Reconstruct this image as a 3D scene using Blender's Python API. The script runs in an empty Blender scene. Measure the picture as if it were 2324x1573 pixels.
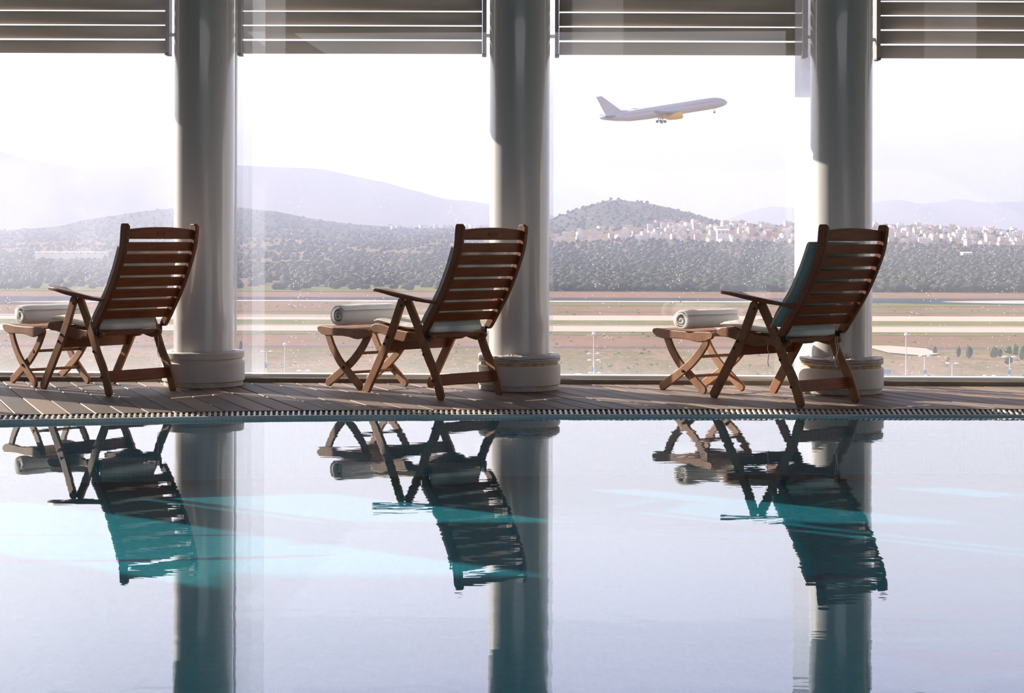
import bpy, bmesh, math, random
import numpy as np
from mathutils import Vector, Matrix, noise
random.seed(7); rng = np.random.default_rng(7)
S = bpy.context.scene
COL = S.collection
R = math.radians

# ------------------------------------------------------------------ camera
cam_d = bpy.data.cameras.new('camera'); cam = bpy.data.objects.new('camera', cam_d); COL.objects.link(cam)
cam_d.sensor_width = 36; cam_d.lens = 36 * 3680 / 2324; cam_d.shift_y = -246.5 / 2324
cam_d.clip_start = .05; cam_d.clip_end = 60000
cam.matrix_world = Matrix.Translation((0, 0, 1)) @ Matrix.Rotation(R(90), 4, 'X') @ Matrix.Rotation(R(.15), 4, 'Z')
S.camera = cam

# ------------------------------------------------------------------ view, sky, sun
S.view_settings.view_transform = 'Standard'; S.view_settings.look = 'None'
S.view_settings.gamma = 1; S.view_settings.use_curve_mapping = False
S.view_settings.exposure = 0.0
S.cycles.max_bounces = 10; S.cycles.transparent_max_bounces = 16; S.cycles.transmission_bounces = 8
S.cycles.glossy_bounces = 6; S.cycles.diffuse_bounces = 4; S.cycles.volume_bounces = 0
S.cycles.sample_clamp_indirect = 6
SUN_DIR = Vector((-.829 * .930, .559 * .930, .3665)).normalized()      # towards the sun
sun_d = bpy.data.lights.new('sun', 'SUN'); sun = bpy.data.objects.new('sun', sun_d); COL.objects.link(sun)
sun_d.energy = 13.5; sun_d.angle = R(.5); sun_d.color = (1, .9, .78)
sun.rotation_euler = SUN_DIR.to_track_quat('Z', 'Y').to_euler()
sun.location = SUN_DIR * 30

W = bpy.data.worlds.new('sky'); S.world = W; W.use_nodes = True
nt = W.node_tree; nt.nodes.clear()
def N(nt, typ, **kw):
    n = nt.nodes.new(typ)
    for k, v in kw.items():
        if k == 'op': n.operation = v
        elif k == 'inp':
            for a, b in v.items(): n.inputs[a].default_value = b
        else: setattr(n, k, v)
    return n
def ramp(nt, stops, interp='LINEAR'):
    n = nt.nodes.new('ShaderNodeValToRGB'); n.color_ramp.interpolation = interp
    e = n.color_ramp.elements
    while len(e) < len(stops): e.new(.5)
    for el, (p, c) in zip(e, stops):
        el.position = p; el.color = (*c, 1) if len(c) == 3 else c
    return n
tc = N(nt, 'ShaderNodeTexCoord'); sep = N(nt, 'ShaderNodeSeparateXYZ')
nt.links.new(tc.outputs['Generated'], sep.inputs[0])
rz = ramp(nt, [(0, (.5, .48, .48)), (.5, (1.0, .98, 1.02)), (.525, (1.25, 1.22, 1.27)), (.555, (1.75, 1.73, 1.8)), (.60, (1.85, 1.82, 2.15)), (.64, (1.75, 1.75, 2.45)), (.69, (.62, .66, .85)), (1, (.26, .27, .30))])
mz = N(nt, 'ShaderNodeMath', op='MULTIPLY_ADD', inp={1: .5, 2: .5})
nt.links.new(sep.outputs['Z'], mz.inputs[0]); nt.links.new(mz.outputs[0], rz.inputs[0])
# brighter towards the sun
dv = N(nt, 'ShaderNodeVectorMath', op='DOT_PRODUCT'); dv.inputs[1].default_value = SUN_DIR
nt.links.new(tc.outputs['Generated'], dv.inputs[0])
gl = ramp(nt, [(0, (.0, .0, .0)), (.25, (.0, .0, .0)), (.45, (.12, .12, .12)), (.75, (.55, .53, .51)), (1, (2.2, 2.1, 1.9))])
nt.links.new(dv.outputs['Value'], gl.inputs[0])
ad = N(nt, 'ShaderNodeMix', data_type='RGBA', blend_type='ADD'); ad.inputs[0].default_value = 1
nt.links.new(rz.outputs[0], ad.inputs[6]); nt.links.new(gl.outputs[0], ad.inputs[7])
bg = N(nt, 'ShaderNodeBackground'); bg.inputs[1].default_value = 1.0
wo = N(nt, 'ShaderNodeOutputWorld')
nt.links.new(ad.outputs[2], bg.inputs[0]); nt.links.new(bg.outputs[0], wo.inputs[0])

# ------------------------------------------------------------------ helpers
def tag(o, label=None, cat=None, group=None, kind=None):
    if label: o['label'] = label
    if cat: o['category'] = cat
    if group: o['group'] = group
    if kind: o['kind'] = kind
    return o
def empty(name, loc=(0, 0, 0), rz=0, label=None, cat=None, group=None):
    o = bpy.data.objects.new(name, None); COL.objects.link(o); o.location = loc; o.rotation_euler = (0, 0, rz)
    o.empty_display_size = .1
    return tag(o, label, cat, group)
def obj(name, bm, mat, parent=None, smooth=False, bevel=0, seg=2, sub=0, kind=None):
    if isinstance(bm, bpy.types.Mesh): me = bm
    else:
        me = bpy.data.meshes.new(name)
        bmesh.ops.recalc_face_normals(bm, faces=bm.faces); bm.to_mesh(me); bm.free()
    o = bpy.data.objects.new(name, me); COL.objects.link(o)
    for m in (mat if isinstance(mat, (list, tuple)) else [mat]): me.materials.append(m)
    if parent: o.parent = parent
    if smooth:
        for p in me.polygons: p.use_smooth = True
    if bevel:
        b = o.modifiers.new('bevel', 'BEVEL'); b.width = bevel; b.segments = seg; b.limit_method = 'ANGLE'; b.angle_limit = R(35)
    if sub:
        s = o.modifiers.new('sub', 'SUBSURF'); s.levels = sub; s.render_levels = sub
    if kind: o['kind'] = kind
    return o
def box(bm, x0, x1, y0, y1, z0, z1, mi=0, M=None):
    vs = [bm.verts.new(p) for p in ((x0, y0, z0), (x1, y0, z0), (x1, y1, z0), (x0, y1, z0), (x0, y0, z1), (x1, y0, z1), (x1, y1, z1), (x0, y1, z1))]
    if M is not None:
        for v in vs: v.co = M @ v.co
    for f in ((0, 3, 2, 1), (4, 5, 6, 7), (0, 1, 5, 4), (1, 2, 6, 5), (2, 3, 7, 6), (3, 0, 4, 7)):
        bm.faces.new([vs[i] for i in f]).material_index = mi
    return vs
def boxm(*a, **k):
    bm = bmesh.new(); box(bm, *a, **k); return bm
def prism(bm, pts, f, d0, d1):
    """pts: 2-D outline; f(a,b,d) -> 3-D point; extruded from d0 to d1"""
    A = [bm.verts.new(f(a, b, d0)) for a, b in pts]; B = [bm.verts.new(f(a, b, d1)) for a, b in pts]
    n = len(pts)
    bm.faces.new(A); bm.faces.new(B[::-1])
    for i in range(n): bm.faces.new((A[i], B[i], B[(i + 1) % n], A[(i + 1) % n]))
    return bm
def smooth_path(p, k=4):
    """Catmull-Rom through p"""
    out = []; n = len(p)
    for i in range(n - 1):
        a, b, c, d = p[max(i - 1, 0)], p[i], p[i + 1], p[min(i + 2, n - 1)]
        for j in range(k):
            t = j / k
            out.append(tuple(.5 * ((2 * b[m]) + (-a[m] + c[m]) * t + (2 * a[m] - 5 * b[m] + 4 * c[m] - d[m]) * t * t + (-a[m] + 3 * b[m] - 3 * c[m] + d[m]) * t ** 3) for m in range(len(b))))
    out.append(tuple(p[-1])); return out
def smooth_loop(p, k=3):
    out = []; n = len(p)
    for i in range(n):
        a, b, c, d = p[i - 1], p[i], p[(i + 1) % n], p[(i + 2) % n]
        for j in range(k):
            t = j / k
            out.append(tuple(.5 * ((2 * b[m]) + (-a[m] + c[m]) * t + (2 * a[m] - 5 * b[m] + 4 * c[m] - d[m]) * t * t + (-a[m] + 3 * b[m] - 3 * c[m] + d[m]) * t ** 3) for m in range(2)))
    return out
def bar_outline(path, w, cap0=True, cap1=True):
    """stadium outline round a 2-D path; w = width or list of widths"""
    P = [Vector(p) for p in path]; n = len(P); ws = w if isinstance(w, (list, tuple)) else [w] * n
    L = []; Rr = []
    for i in range(n):
        t = (P[min(i + 1, n - 1)] - P[max(i - 1, 0)]).normalized(); nn = Vector((-t.y, t.x))
        L.append(P[i] + nn * ws[i] / 2); Rr.append(P[i] - nn * ws[i] / 2)
    out = [tuple(v) for v in L]
    def cap(c, w, t):
        nn = Vector((-t.y, t.x)); return [tuple(c + nn * w / 2 * math.cos(a) + t * w / 2 * math.sin(a)) for a in [math.pi * j / 8 for j in range(1, 8)]]
    if cap1: out += cap(P[-1], ws[-1], (P[-1] - P[-2]).normalized())
    out += [tuple(v) for v in Rr[::-1]]
    if cap0: out += cap(P[0], ws[0], (P[0] - P[1]).normalized())
    return out
def tube(bm, pts, r, seg=8, cap=True):
    pts = [Vector(p) for p in pts]; rings = []
    up = Vector((0, 0, 1))
    for i, p in enumerate(pts):
        t = (pts[min(i + 1, len(pts) - 1)] - pts[max(i - 1, 0)]).normalized()
        a = t.cross(up if abs(t.z) < .9 else Vector((1, 0, 0))).normalized(); b = t.cross(a)
        rr = r[i] if isinstance(r, (list, tuple)) else r
        rings.append([bm.verts.new(p + (a * math.cos(2 * math.pi * k / seg) + b * math.sin(2 * math.pi * k / seg)) * rr) for k in range(seg)])
    for A, B in zip(rings, rings[1:]):
        for k in range(seg): bm.faces.new((A[k], A[(k + 1) % seg], B[(k + 1) % seg], B[k]))
    if cap: bm.faces.new(rings[0][::-1]); bm.faces.new(rings[-1])
    return bm
def lathe(bm, prof, seg=64, c=(0, 0), wob=None):
    rings = []
    for r, z in prof:
        ring = []
        for k in range(seg):
            a = 2 * math.pi * k / seg; rr, zz = (r, z) if wob is None else wob(r, z, a)
            ring.append(bm.verts.new((c[0] + rr * math.cos(a), c[1] + rr * math.sin(a), zz)))
        rings.append(ring)
    for A, B in zip(rings, rings[1:]):
        for k in range(seg): bm.faces.new((A[k], A[(k + 1) % seg], B[(k + 1) % seg], B[k]))
    return bm, rings

# ------------------------------------------------------------------ materials
def mat(name):
    m = bpy.data.materials.new(name); m.use_nodes = True; m.node_tree.nodes.clear()
    nt = m.node_tree; out = N(nt, 'ShaderNodeOutputMaterial'); return m, nt, out
def simple(name, c, rough=.6, metal=0, spec=.5, var=.0, scale=8, bump=0, bscale=60, coat=0):
    m, nt, out = mat(name); p = N(nt, 'ShaderNodeBsdfPrincipled')
    p.inputs['Roughness'].default_value = rough; p.inputs['Metallic'].default_value = metal
    p.inputs['Specular IOR Level'].default_value = spec; p.inputs['Coat Weight'].default_value = coat
    p.inputs['Base Color'].default_value = (*c, 1)
    t = N(nt, 'ShaderNodeTexCoord')
    if var:
        n = N(nt, 'ShaderNodeTexNoise', inp={'Scale': scale, 'Detail': 4}); nt.links.new(t.outputs['Object'], n.inputs[0])
        r = ramp(nt, [(.3, tuple(x * (1 - var) for x in c)), (.7, tuple(min(1, x * (1 + var)) for x in c))])
        nt.links.new(n.outputs[0], r.inputs[0]); nt.links.new(r.outputs[0], p.inputs['Base Color'])
    if bump:
        n = N(nt, 'ShaderNodeTexNoise', inp={'Scale': bscale, 'Detail': 3}); nt.links.new(t.outputs['Object'], n.inputs[0])
        b = N(nt, 'ShaderNodeBump', inp={'Strength': bump, 'Distance': .01}); nt.links.new(n.outputs[0], b.inputs['Height']); nt.links.new(b.outputs[0], p.inputs['Normal'])
    nt.links.new(p.outputs[0], out.inputs[0]); return m
def wood(name, dark, light, axis_scale=(6, 60, 60), rough=.5):
    m, nt, out = mat(name); p = N(nt, 'ShaderNodeBsdfPrincipled'); p.inputs['Roughness'].default_value = rough
    p.inputs['Specular IOR Level'].default_value = .35
    t = N(nt, 'ShaderNodeTexCoord'); mp = N(nt, 'ShaderNodeMapping'); mp.inputs['Scale'].default_value = axis_scale
    nt.links.new(t.outputs['Object'], mp.inputs[0])
    n1 = N(nt, 'ShaderNodeTexNoise', inp={'Scale': 1, 'Detail': 6, 'Roughness': .65}); nt.links.new(mp.outputs[0], n1.inputs[0])
    n2 = N(nt, 'ShaderNodeTexNoise', inp={'Scale': 260, 'Detail': 2}); nt.links.new(t.outputs['Object'], n2.inputs[0])
    n3 = N(nt, 'ShaderNodeTexNoise', inp={'Scale': 3.5, 'Detail': 3}); nt.links.new(t.outputs['Object'], n3.inputs[0])
    a = N(nt, 'ShaderNodeMath', op='MULTIPLY_ADD', inp={1: .45}); nt.links.new(n2.outputs[0], a.inputs[0])
    s = N(nt, 'ShaderNodeMath', op='MULTIPLY', inp={1: .5}); nt.links.new(n1.outputs[0], s.inputs[0]); nt.links.new(s.outputs[0], a.inputs[2])
    s3 = N(nt, 'ShaderNodeMath', op='MULTIPLY_ADD', inp={1: .3, 2: -.12}); nt.links.new(n3.outputs[0], s3.inputs[0])
    s4 = N(nt, 'ShaderNodeMath', op='ADD'); nt.links.new(a.outputs[0], s4.inputs[0]); nt.links.new(s3.outputs[0], s4.inputs[1])
    r = ramp(nt, [(.3, dark), (.72, light)]); nt.links.new(s4.outputs[0], r.inputs[0]); nt.links.new(r.outputs[0], p.inputs['Base Color'])
    b = N(nt, 'ShaderNodeBump', inp={'Strength': .25, 'Distance': .002}); nt.links.new(n1.outputs[0], b.inputs['Height']); nt.links.new(b.outputs[0], p.inputs['Normal'])
    nt.links.new(p.outputs[0], out.inputs[0]); return m
M = {}
M['wood'] = wood('oiled_wood', (.08, .024, .010), (.30, .095, .038), (50, 5, 50))
M['wood_leg'] = wood('pale_leg_wood', (.11, .042, .018), (.44, .205, .095), (12, 60, 12))  # paler brown than the wood of the chair back
M['wood_stool'] = wood('pale_stool_wood', (.13, .055, .024), (.50, .245, .12), (12, 60, 12))  # palest of the brown woods, for the stools
M['wood_slat'] = wood('slat_wood', (.11, .028, .010), (.36, .105, .040), (50, 6, 50), .45)
M['bolt'] = simple('dark_steel', (.035, .04, .05), .35, .8)
M['column'] = simple('glossy_white_paint', (.60, .59, .585), .2, 0, .6, coat=.5)
M['pedestal'] = simple('pedestal_paint', (.60, .56, .52), .5, var=.06, scale=6)
M['plinth'] = simple('stained_concrete', (.52, .49, .40), .8, var=.18, scale=22, bump=.3)
M['peel'] = simple('bare_filler', (.50, .36, .20), .9, var=.35, scale=25, bump=.6)
M['crack'] = simple('crack_shadow', (.10, .07, .05), .9)
M['louver'] = simple('louver_paint', (.36, .325, .29), .55, var=.05, scale=3)
M['louver_bar'] = simple('louver_bar_paint', (.20, .185, .17), .5)
M['black'] = simple('black_rubber', (.02, .02, .02), .6)
M['alu'] = simple('aluminium_frame', (.62, .62, .62), .35, .3)
M['sill'] = simple('weathered_sill', (.20, .165, .125), .7, var=.2, scale=7, bump=.3)
M['sill_light'] = simple('sill_profile', (.85, .85, .85), .4)
M['wall'] = simple('taupe_plaster', (.30, .28, .26), .8)
M['ceiling'] = simple('ceiling_plaster', (.32, .31, .30), .8)
M['towel'] = simple('terry_towel', (.95, .90, .85), .95, var=.04, scale=120, bump=.7, bscale=380)
_p = [n for n in M['towel'].node_tree.nodes if n.type == 'BSDF_PRINCIPLED'][0]; _p.inputs['Subsurface Weight'].default_value = 1; _p.inputs['Subsurface Radius'].default_value = (1, .95, .9); _p.inputs['Subsurface Scale'].default_value = .05
M['grate'] = simple('white_plastic_bars', (.62, .58, .52), .3, var=.1, scale=20)
M['channel'] = simple('channel_grime', (.17, .13, .09), .9)
def cloth(name, c):
    m, nt, out = mat(name); p = N(nt, 'ShaderNodeBsdfPrincipled'); p.inputs['Roughness'].default_value = .9
    p.inputs['Specular IOR Level'].default_value = .2
    t = N(nt, 'ShaderNodeTexCoord'); n = N(nt, 'ShaderNodeTexNoise', inp={'Scale': 7, 'Detail': 5, 'Distortion': .8}); nt.links.new(t.outputs['Object'], n.inputs[0])
    w = N(nt, 'ShaderNodeTexNoise', inp={'Scale': 500}); nt.links.new(t.outputs['Object'], w.inputs[0])
    r = ramp(nt, [(.35, tuple(x * .86 for x in c)), (.65, c)]); nt.links.new(n.outputs[0], r.inputs[0]); nt.links.new(r.outputs[0], p.inputs['Base Color'])
    b = N(nt, 'ShaderNodeBump', inp={'Strength': .5, 'Distance': .02}); nt.links.new(n.outputs[0], b.inputs['Height'])
    b2 = N(nt, 'ShaderNodeBump', inp={'Strength': .2, 'Distance': .001}); nt.links.new(w.outputs[0], b2.inputs['Height']); nt.links.new(b.outputs[0], b2.inputs['Normal'])
    nt.links.new(b2.outputs[0], p.inputs['Normal'])
    tr = N(nt, 'ShaderNodeBsdfTranslucent'); nt.links.new(r.outputs[0], tr.inputs[0])
    mx = N(nt, 'ShaderNodeMixShader'); mx.inputs[0].default_value = .25
    nt.links.new(p.outputs[0], mx.inputs[1]); nt.links.new(tr.outputs[0], mx.inputs[2]); nt.links.new(mx.outputs[0], out.inputs[0]); return m
M['pad_cream'] = cloth('cream_canvas', (.84, .80, .74))
M['pad_grey'] = cloth('grey_canvas', (.66, .66, .64))
M['pad_blue'] = cloth('pale_blue_canvas', (.66, .71, .70))
M['pad_teal'] = cloth('grey_teal_canvas', (.33, .43, .42))
M['string'] = simple('cotton_string', (.75, .72, .66), .9)
def deckmat():
    m, nt, out = mat('grooved_deck_board'); p = N(nt, 'ShaderNodeBsdfPrincipled'); p.inputs['Roughness'].default_value = .42
    p.inputs['Specular IOR Level'].default_value = .3
    t = N(nt, 'ShaderNodeTexCoord'); at = N(nt, 'ShaderNodeAttribute'); at.attribute_name = 'board'
    mp = N(nt, 'ShaderNodeMapping'); mp.inputs['Rotation'].default_value = (0, 0, R(-23)); nt.links.new(t.outputs['Object'], mp.inputs[0])
    w = N(nt, 'ShaderNodeTexWave', wave_type='BANDS', bands_direction='X', inp={'Scale': 34, 'Distortion': .0}); nt.links.new(mp.outputs[0], w.inputs[0])
    mp2 = N(nt, 'ShaderNodeMapping'); mp2.inputs['Scale'].default_value = (40, 2, 1); nt.links.new(mp.outputs[0], mp2.inputs[0])
    n = N(nt, 'ShaderNodeTexNoise', inp={'Scale': 1, 'Detail': 5}); nt.links.new(mp2.outputs[0], n.inputs[0])
    n2 = N(nt, 'ShaderNodeTexNoise', inp={'Scale': 2.2, 'Detail': 4}); nt.links.new(t.outputs['Object'], n2.inputs[0])
    a = N(nt, 'ShaderNodeMath', op='MULTIPLY_ADD', inp={1: .6}); nt.links.new(at.outputs['Fac'], a.inputs[0]); 
    s = N(nt, 'ShaderNodeMath', op='MULTIPLY', inp={1: .6}); nt.links.new(n2.outputs[0], s.inputs[0]); nt.links.new(s.outputs[0], a.inputs[2])
    s2 = N(nt, 'ShaderNodeMath', op='MULTIPLY_ADD', inp={1: .3}); nt.links.new(n.outputs[0], s2.inputs[0]); nt.links.new(a.outputs[0], s2.inputs[2])
    r = ramp(nt, [(.3, (.055, .040, .033)), (.6, (.13, .093, .074)), (.95, (.25, .175, .135))]); nt.links.new(s2.outputs[0], r.inputs[0])
    nt.links.new(r.outputs[0], p.inputs['Base Color'])
    b = N(nt, 'ShaderNodeBump', inp={'Strength': .5, 'Distance': .0015}); nt.links.new(w.outputs[0], b.inputs['Height']); nt.links.new(b.outputs[0], p.inputs['Normal'])
    rr = N(nt, 'ShaderNodeMapRange', inp={3: .5, 4: .75}); nt.links.new(n.outputs[0], rr.inputs[0]); nt.links.new(rr.outputs[0], p.inputs['Roughness'])
    nt.links.new(p.outputs[0], out.inputs[0]); return m
M['deck'] = deckmat()
def schlick(nt, f0, normal=None):
    """reflectance that is the same seen from either side of a thin pane or the water skin"""
    g = N(nt, 'ShaderNodeNewGeometry'); d = N(nt, 'ShaderNodeVectorMath', op='DOT_PRODUCT'); nt.links.new(g.outputs['Incoming'], d.inputs[0])
    nt.links.new(normal if normal else g.outputs['Normal'], d.inputs[1])
    a = N(nt, 'ShaderNodeMath', op='ABSOLUTE'); nt.links.new(d.outputs['Value'], a.inputs[0])
    b = N(nt, 'ShaderNodeMath', op='SUBTRACT', inp={0: 1.0}); nt.links.new(a.outputs[0], b.inputs[1])
    c = N(nt, 'ShaderNodeMath', op='POWER', inp={1: 5.0}); nt.links.new(b.outputs[0], c.inputs[0])
    e = N(nt, 'ShaderNodeMath', op='MULTIPLY_ADD', inp={1: 1 - f0, 2: f0}); nt.links.new(c.outputs[0], e.inputs[0])
    return e
def glassmat(name, dust, tint=(.97, .98, .98), low=True, specks=1.0):
    """clear pane with a film of dust that scatters the sunlight, drops and specks"""
    m, nt, out = mat(name)
    tr = N(nt, 'ShaderNodeBsdfTransparent'); tr.inputs[0].default_value = (*tint, 1)
    gl = N(nt, 'ShaderNodeBsdfGlossy', inp={'Roughness': 0.0}); fr = schlick(nt, .085)
    mx = N(nt, 'ShaderNodeMixShader'); nt.links.new(fr.outputs[0], mx.inputs[0]); nt.links.new(tr.outputs[0], mx.inputs[1]); nt.links.new(gl.outputs[0], mx.inputs[2])
    df = N(nt, 'ShaderNodeBsdfTranslucent'); df.inputs[0].default_value = (.80, .85, 1.0, 1)
    d2 = N(nt, 'ShaderNodeBsdfDiffuse'); d2.inputs[0].default_value = (.9, .9, .9, 1)
    dm = N(nt, 'ShaderNodeMixShader'); dm.inputs[0].default_value = .3; nt.links.new(df.outputs[0], dm.inputs[1]); nt.links.new(d2.outputs[0], dm.inputs[2])
    t = N(nt, 'ShaderNodeTexCoord'); n = N(nt, 'ShaderNodeTexNoise', inp={'Scale': 1.6, 'Detail': 5, 'Roughness': .6}); nt.links.new(t.outputs['Object'], n.inputs[0])
    a = N(nt, 'ShaderNodeMath', op='MULTIPLY', inp={1: dust * 2}); nt.links.new(n.outputs[0], a.inputs[0]); last = a
    sp = N(nt, 'ShaderNodeSeparateXYZ'); nt.links.new(t.outputs['Object'], sp.inputs[0])
    if low:   # splashed band along the bottom edge
        lo = N(nt, 'ShaderNodeMapRange', inp={1: .04, 2: .32, 3: .20, 4: 0.0}); nt.links.new(sp.outputs['Z'], lo.inputs[0])
        ns = N(nt, 'ShaderNodeTexNoise', inp={'Scale': 90, 'Detail': 3}); nt.links.new(t.outputs['Object'], ns.inputs[0])
        l2 = N(nt, 'ShaderNodeMath', op='MULTIPLY'); nt.links.new(lo.outputs[0], l2.inputs[0]); nt.links.new(ns.outputs[0], l2.inputs[1])
        l3 = N(nt, 'ShaderNodeMath', op='ADD'); nt.links.new(last.outputs[0], l3.inputs[0]); nt.links.new(l2.outputs[0], l3.inputs[1]); last = l3
    if specks:
        v = N(nt, 'ShaderNodeTexVoronoi', inp={'Scale': 62}); nt.links.new(t.outputs['Object'], v.inputs[0])
        sv = N(nt, 'ShaderNodeSeparateXYZ'); nt.links.new(v.outputs['Color'], sv.inputs[0])
        rd = N(nt, 'ShaderNodeMath', op='MULTIPLY', inp={1: .19}); nt.links.new(sv.outputs[1], rd.inputs[0])
        c = N(nt, 'ShaderNodeMath', op='LESS_THAN'); nt.links.new(v.outputs['Distance'], c.inputs[0]); nt.links.new(rd.outputs[0], c.inputs[1])
        g = N(nt, 'ShaderNodeMath', op='GREATER_THAN', inp={1: .62}); nt.links.new(sv.outputs[0], g.inputs[0])
        zz = N(nt, 'ShaderNodeMapRange', inp={1: .9, 2: 1.7, 3: .85 * specks, 4: .0}); nt.links.new(sp.outputs['Z'], zz.inputs[0])
        k = N(nt, 'ShaderNodeMath', op='MULTIPLY'); nt.links.new(c.outputs[0], k.inputs[0]); nt.links.new(g.outputs[0], k.inputs[1])
        k2 = N(nt, 'ShaderNodeMath', op='MULTIPLY'); nt.links.new(k.outputs[0], k2.inputs[0]); nt.links.new(zz.outputs[0], k2.inputs[1])
        k3 = N(nt, 'ShaderNodeMath', op='MAXIMUM'); nt.links.new(last.outputs[0], k3.inputs[0]); nt.links.new(k2.outputs[0], k3.inputs[1]); last = k3
    m2 = N(nt, 'ShaderNodeMixShader'); nt.links.new(last.outputs[0], m2.inputs[0]); nt.links.new(mx.outputs[0], m2.inputs[1]); nt.links.new(dm.outputs[0], m2.inputs[2])
    nt.links.new(m2.outputs[0], out.inputs[0]); return m

# ------------------------------------------------------------------ layout lines of the place
def glass_y(x): return 11.24 - .03 * (x + 3.54)                      # inner face of the sill
EDGE = [(-12, 7.6), (-8, 8.2), (-5.5, 8.62), (-2.87, 9.09), (-1.43, 9.375), (0, 9.475), (1.13, 9.52), (3.02, 9.56), (5, 9.54), (8, 9.45), (12, 9.2)]
def edge_y(x):                                                        # deck side of the drain
    for (a, b), (c, d) in zip(EDGE, EDGE[1:]):
        if a <= x <= c:
            t = (x - a) / (c - a); return b + (d - b) * t
    return EDGE[0][1] if x < 0 else EDGE[-1][1]
_e = np.array([edge_y(x) for x in np.linspace(-12, 12, 481)]); _k = np.hanning(41); _k /= _k.sum()
_es = np.convolve(np.pad(_e, 20, mode='edge'), _k, 'valid')
def edge_y(x): return float(np.interp(x, np.linspace(-12, 12, 481), _es))
def edge_n(x):                                                        # unit normal towards the pool
    s = (edge_y(x + .1) - edge_y(x - .1)) / .2; n = Vector((s, -1)); return n.normalized()
WATER_Z = -.034
def zg(x): return float(np.interp(x, [-3, 0, 3], [-.012, -.018, -.024]))     # the grating dips towards the water
def wg(x): return float(np.interp(x, [-3, 0, 3], [.13, .115, .095]))      # width of the grating
def wl(x): return float(np.interp(x, [-3, -1.4, 0, 3], [.045, .035, .02, .010]))    # width of the tiled lip

# ------------------------------------------------------------------ the room
X0, X1, YB = -9.0, 9.0, -6.0
# deck boards, one floor made of grooved boards
def build_deck():
    bm = bmesh.new(); lay = bm.verts.layers.float.new('board')
    dx, dy = math.sin(R(23)), -math.cos(R(23)); px, py = -dy, dx     # along, across
    pitch, gap = .142, .006
    def hit(off, fn, t0, t1):
        for _ in range(40):
            tm = (t0 + t1) / 2; x, y = px * off + dx * tm, py * off + dy * tm
            if y > fn(x): t0 = tm
            else: t1 = tm
        return t0
    for k in range(-75, 130):
        o0, o1 = k * pitch + gap / 2, (k + 1) * pitch - gap / 2
        segs = []
        ok = True; q = []
        for o in (o0, o1):
            ta = hit(o, glass_y, -16, 4); tb = hit(o, edge_y, -16, 4); q.append((ta, tb))
        xm = px * o0 + dx * q[0][0]
        if xm < X0 - .7 or xm > X1 + .2: continue
        # boards butt-joint somewhere
        cuts = [0, 1]
        if k % 3 == 0: cuts = [0, random.uniform(.25, .75), 1]
        for c0, c1 in zip(cuts, cuts[1:]):
            P = []
            for o, (ta, tb) in zip((o0, o1), q):
                for c in (c0, c1):
                    t = ta + (tb - ta) * c + (.003 if c == c0 and c0 > 0 else 0)
                    P.append((px * o + dx * t, py * o + dy * t))
            a0, a1, b0, b1 = P; val = random.random()
            dz = random.uniform(-.0012, 0)
            ins = .004
            ax = (px * ins, py * ins)
            top = [(a0[0] + ax[0], a0[1] + ax[1]), (a1[0] + ax[0], a1[1] + ax[1]), (b1[0] - ax[0], b1[1] - ax[1]), (b0[0] - ax[0], b0[1] - ax[1])]
            low = [a0, a1, b1, b0]
            T = [bm.verts.new((x, y, dz)) for x, y in top]; L = [bm.verts.new((x, y, dz - .004)) for x, y in low]; B = [bm.verts.new((x, y, -.03)) for x, y in low]
            for v in T + L + B: v[lay] = val
            bm.faces.new(T)
            for i in range(4):
                j = (i + 1) % 4; bm.faces.new((T[i], T[j], L[j], L[i])); bm.faces.new((L[i], L[j], B[j], B[i]))
    return obj('floor', bm, M['deck'], kind='structure')
build_deck()
xs = np.linspace(X0, X1, 145)
# sub floor under the boards and the drain channel
bm = bmesh.new(); rows = []
for x in xs:
    n = edge_n(x); e = edge_y(x)
    rows.append([bm.verts.new(p) for p in ((x, glass_y(x) + .17, -.032), (x, e + .004, -.032), (x, e, -.10), (x + n.x * wg(x), e + n.y * wg(x), -.10), (x + n.x * wg(x), e + n.y * wg(x), zg(x) - .004))])
for a, b in zip(rows, rows[1:]):
    for i in range(4): bm.faces.new((a[i], a[i + 1], b[i + 1], b[i]))
obj('floor_base', bm, M['channel'], kind='structure')

# overflow grating: bars across the channel on two rods
bm = bmesh.new()
s = -8.6
while s < 8.6:
    n = edge_n(s); t = Vector((-n.y, n.x)); p0 = Vector((s, edge_y(s)))
    a = p0 + n * .010; b = p0 + n * (wg(s) - .006); h = .0075
    zt0, zt1 = -.003, zg(s)
    c = [a - t * h, a + t * h, b + t * h, b - t * h]; ci = [a - t * h * .6, a + t * h * .6, b + t * h * .6, b - t * h * .6]
    z = [zt0, zt0, zt1, zt1]
    T = [bm.verts.new((q.x, q.y, zz)) for q, zz in zip(ci, z)]; L = [bm.verts.new((q.x, q.y, zz - .003)) for q, zz in zip(c, z)]; B = [bm.verts.new((q.x, q.y, zz - .022)) for q, zz in zip(c, z)]
    bm.faces.new(T)
    for i in range(4):
        j = (i + 1) % 4; bm.faces.new((T[i], T[j], L[j], L[i])); bm.faces.new((L[i], L[j], B[j], B[i]))
    s += .0315
for off in (.3, .75):
    tube(bm, [(x + edge_n(x).x * off * wg(x), edge_y(x) + edge_n(x).y * off * wg(x), -.010 + off * zg(x)) for x in np.linspace(-8.6, 8.6, 140)], .004, 6)
tag(obj('drain_grating', bm, M['grate']), 'white slatted overflow grating running along the pool edge beside the deck', 'grating')

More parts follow.
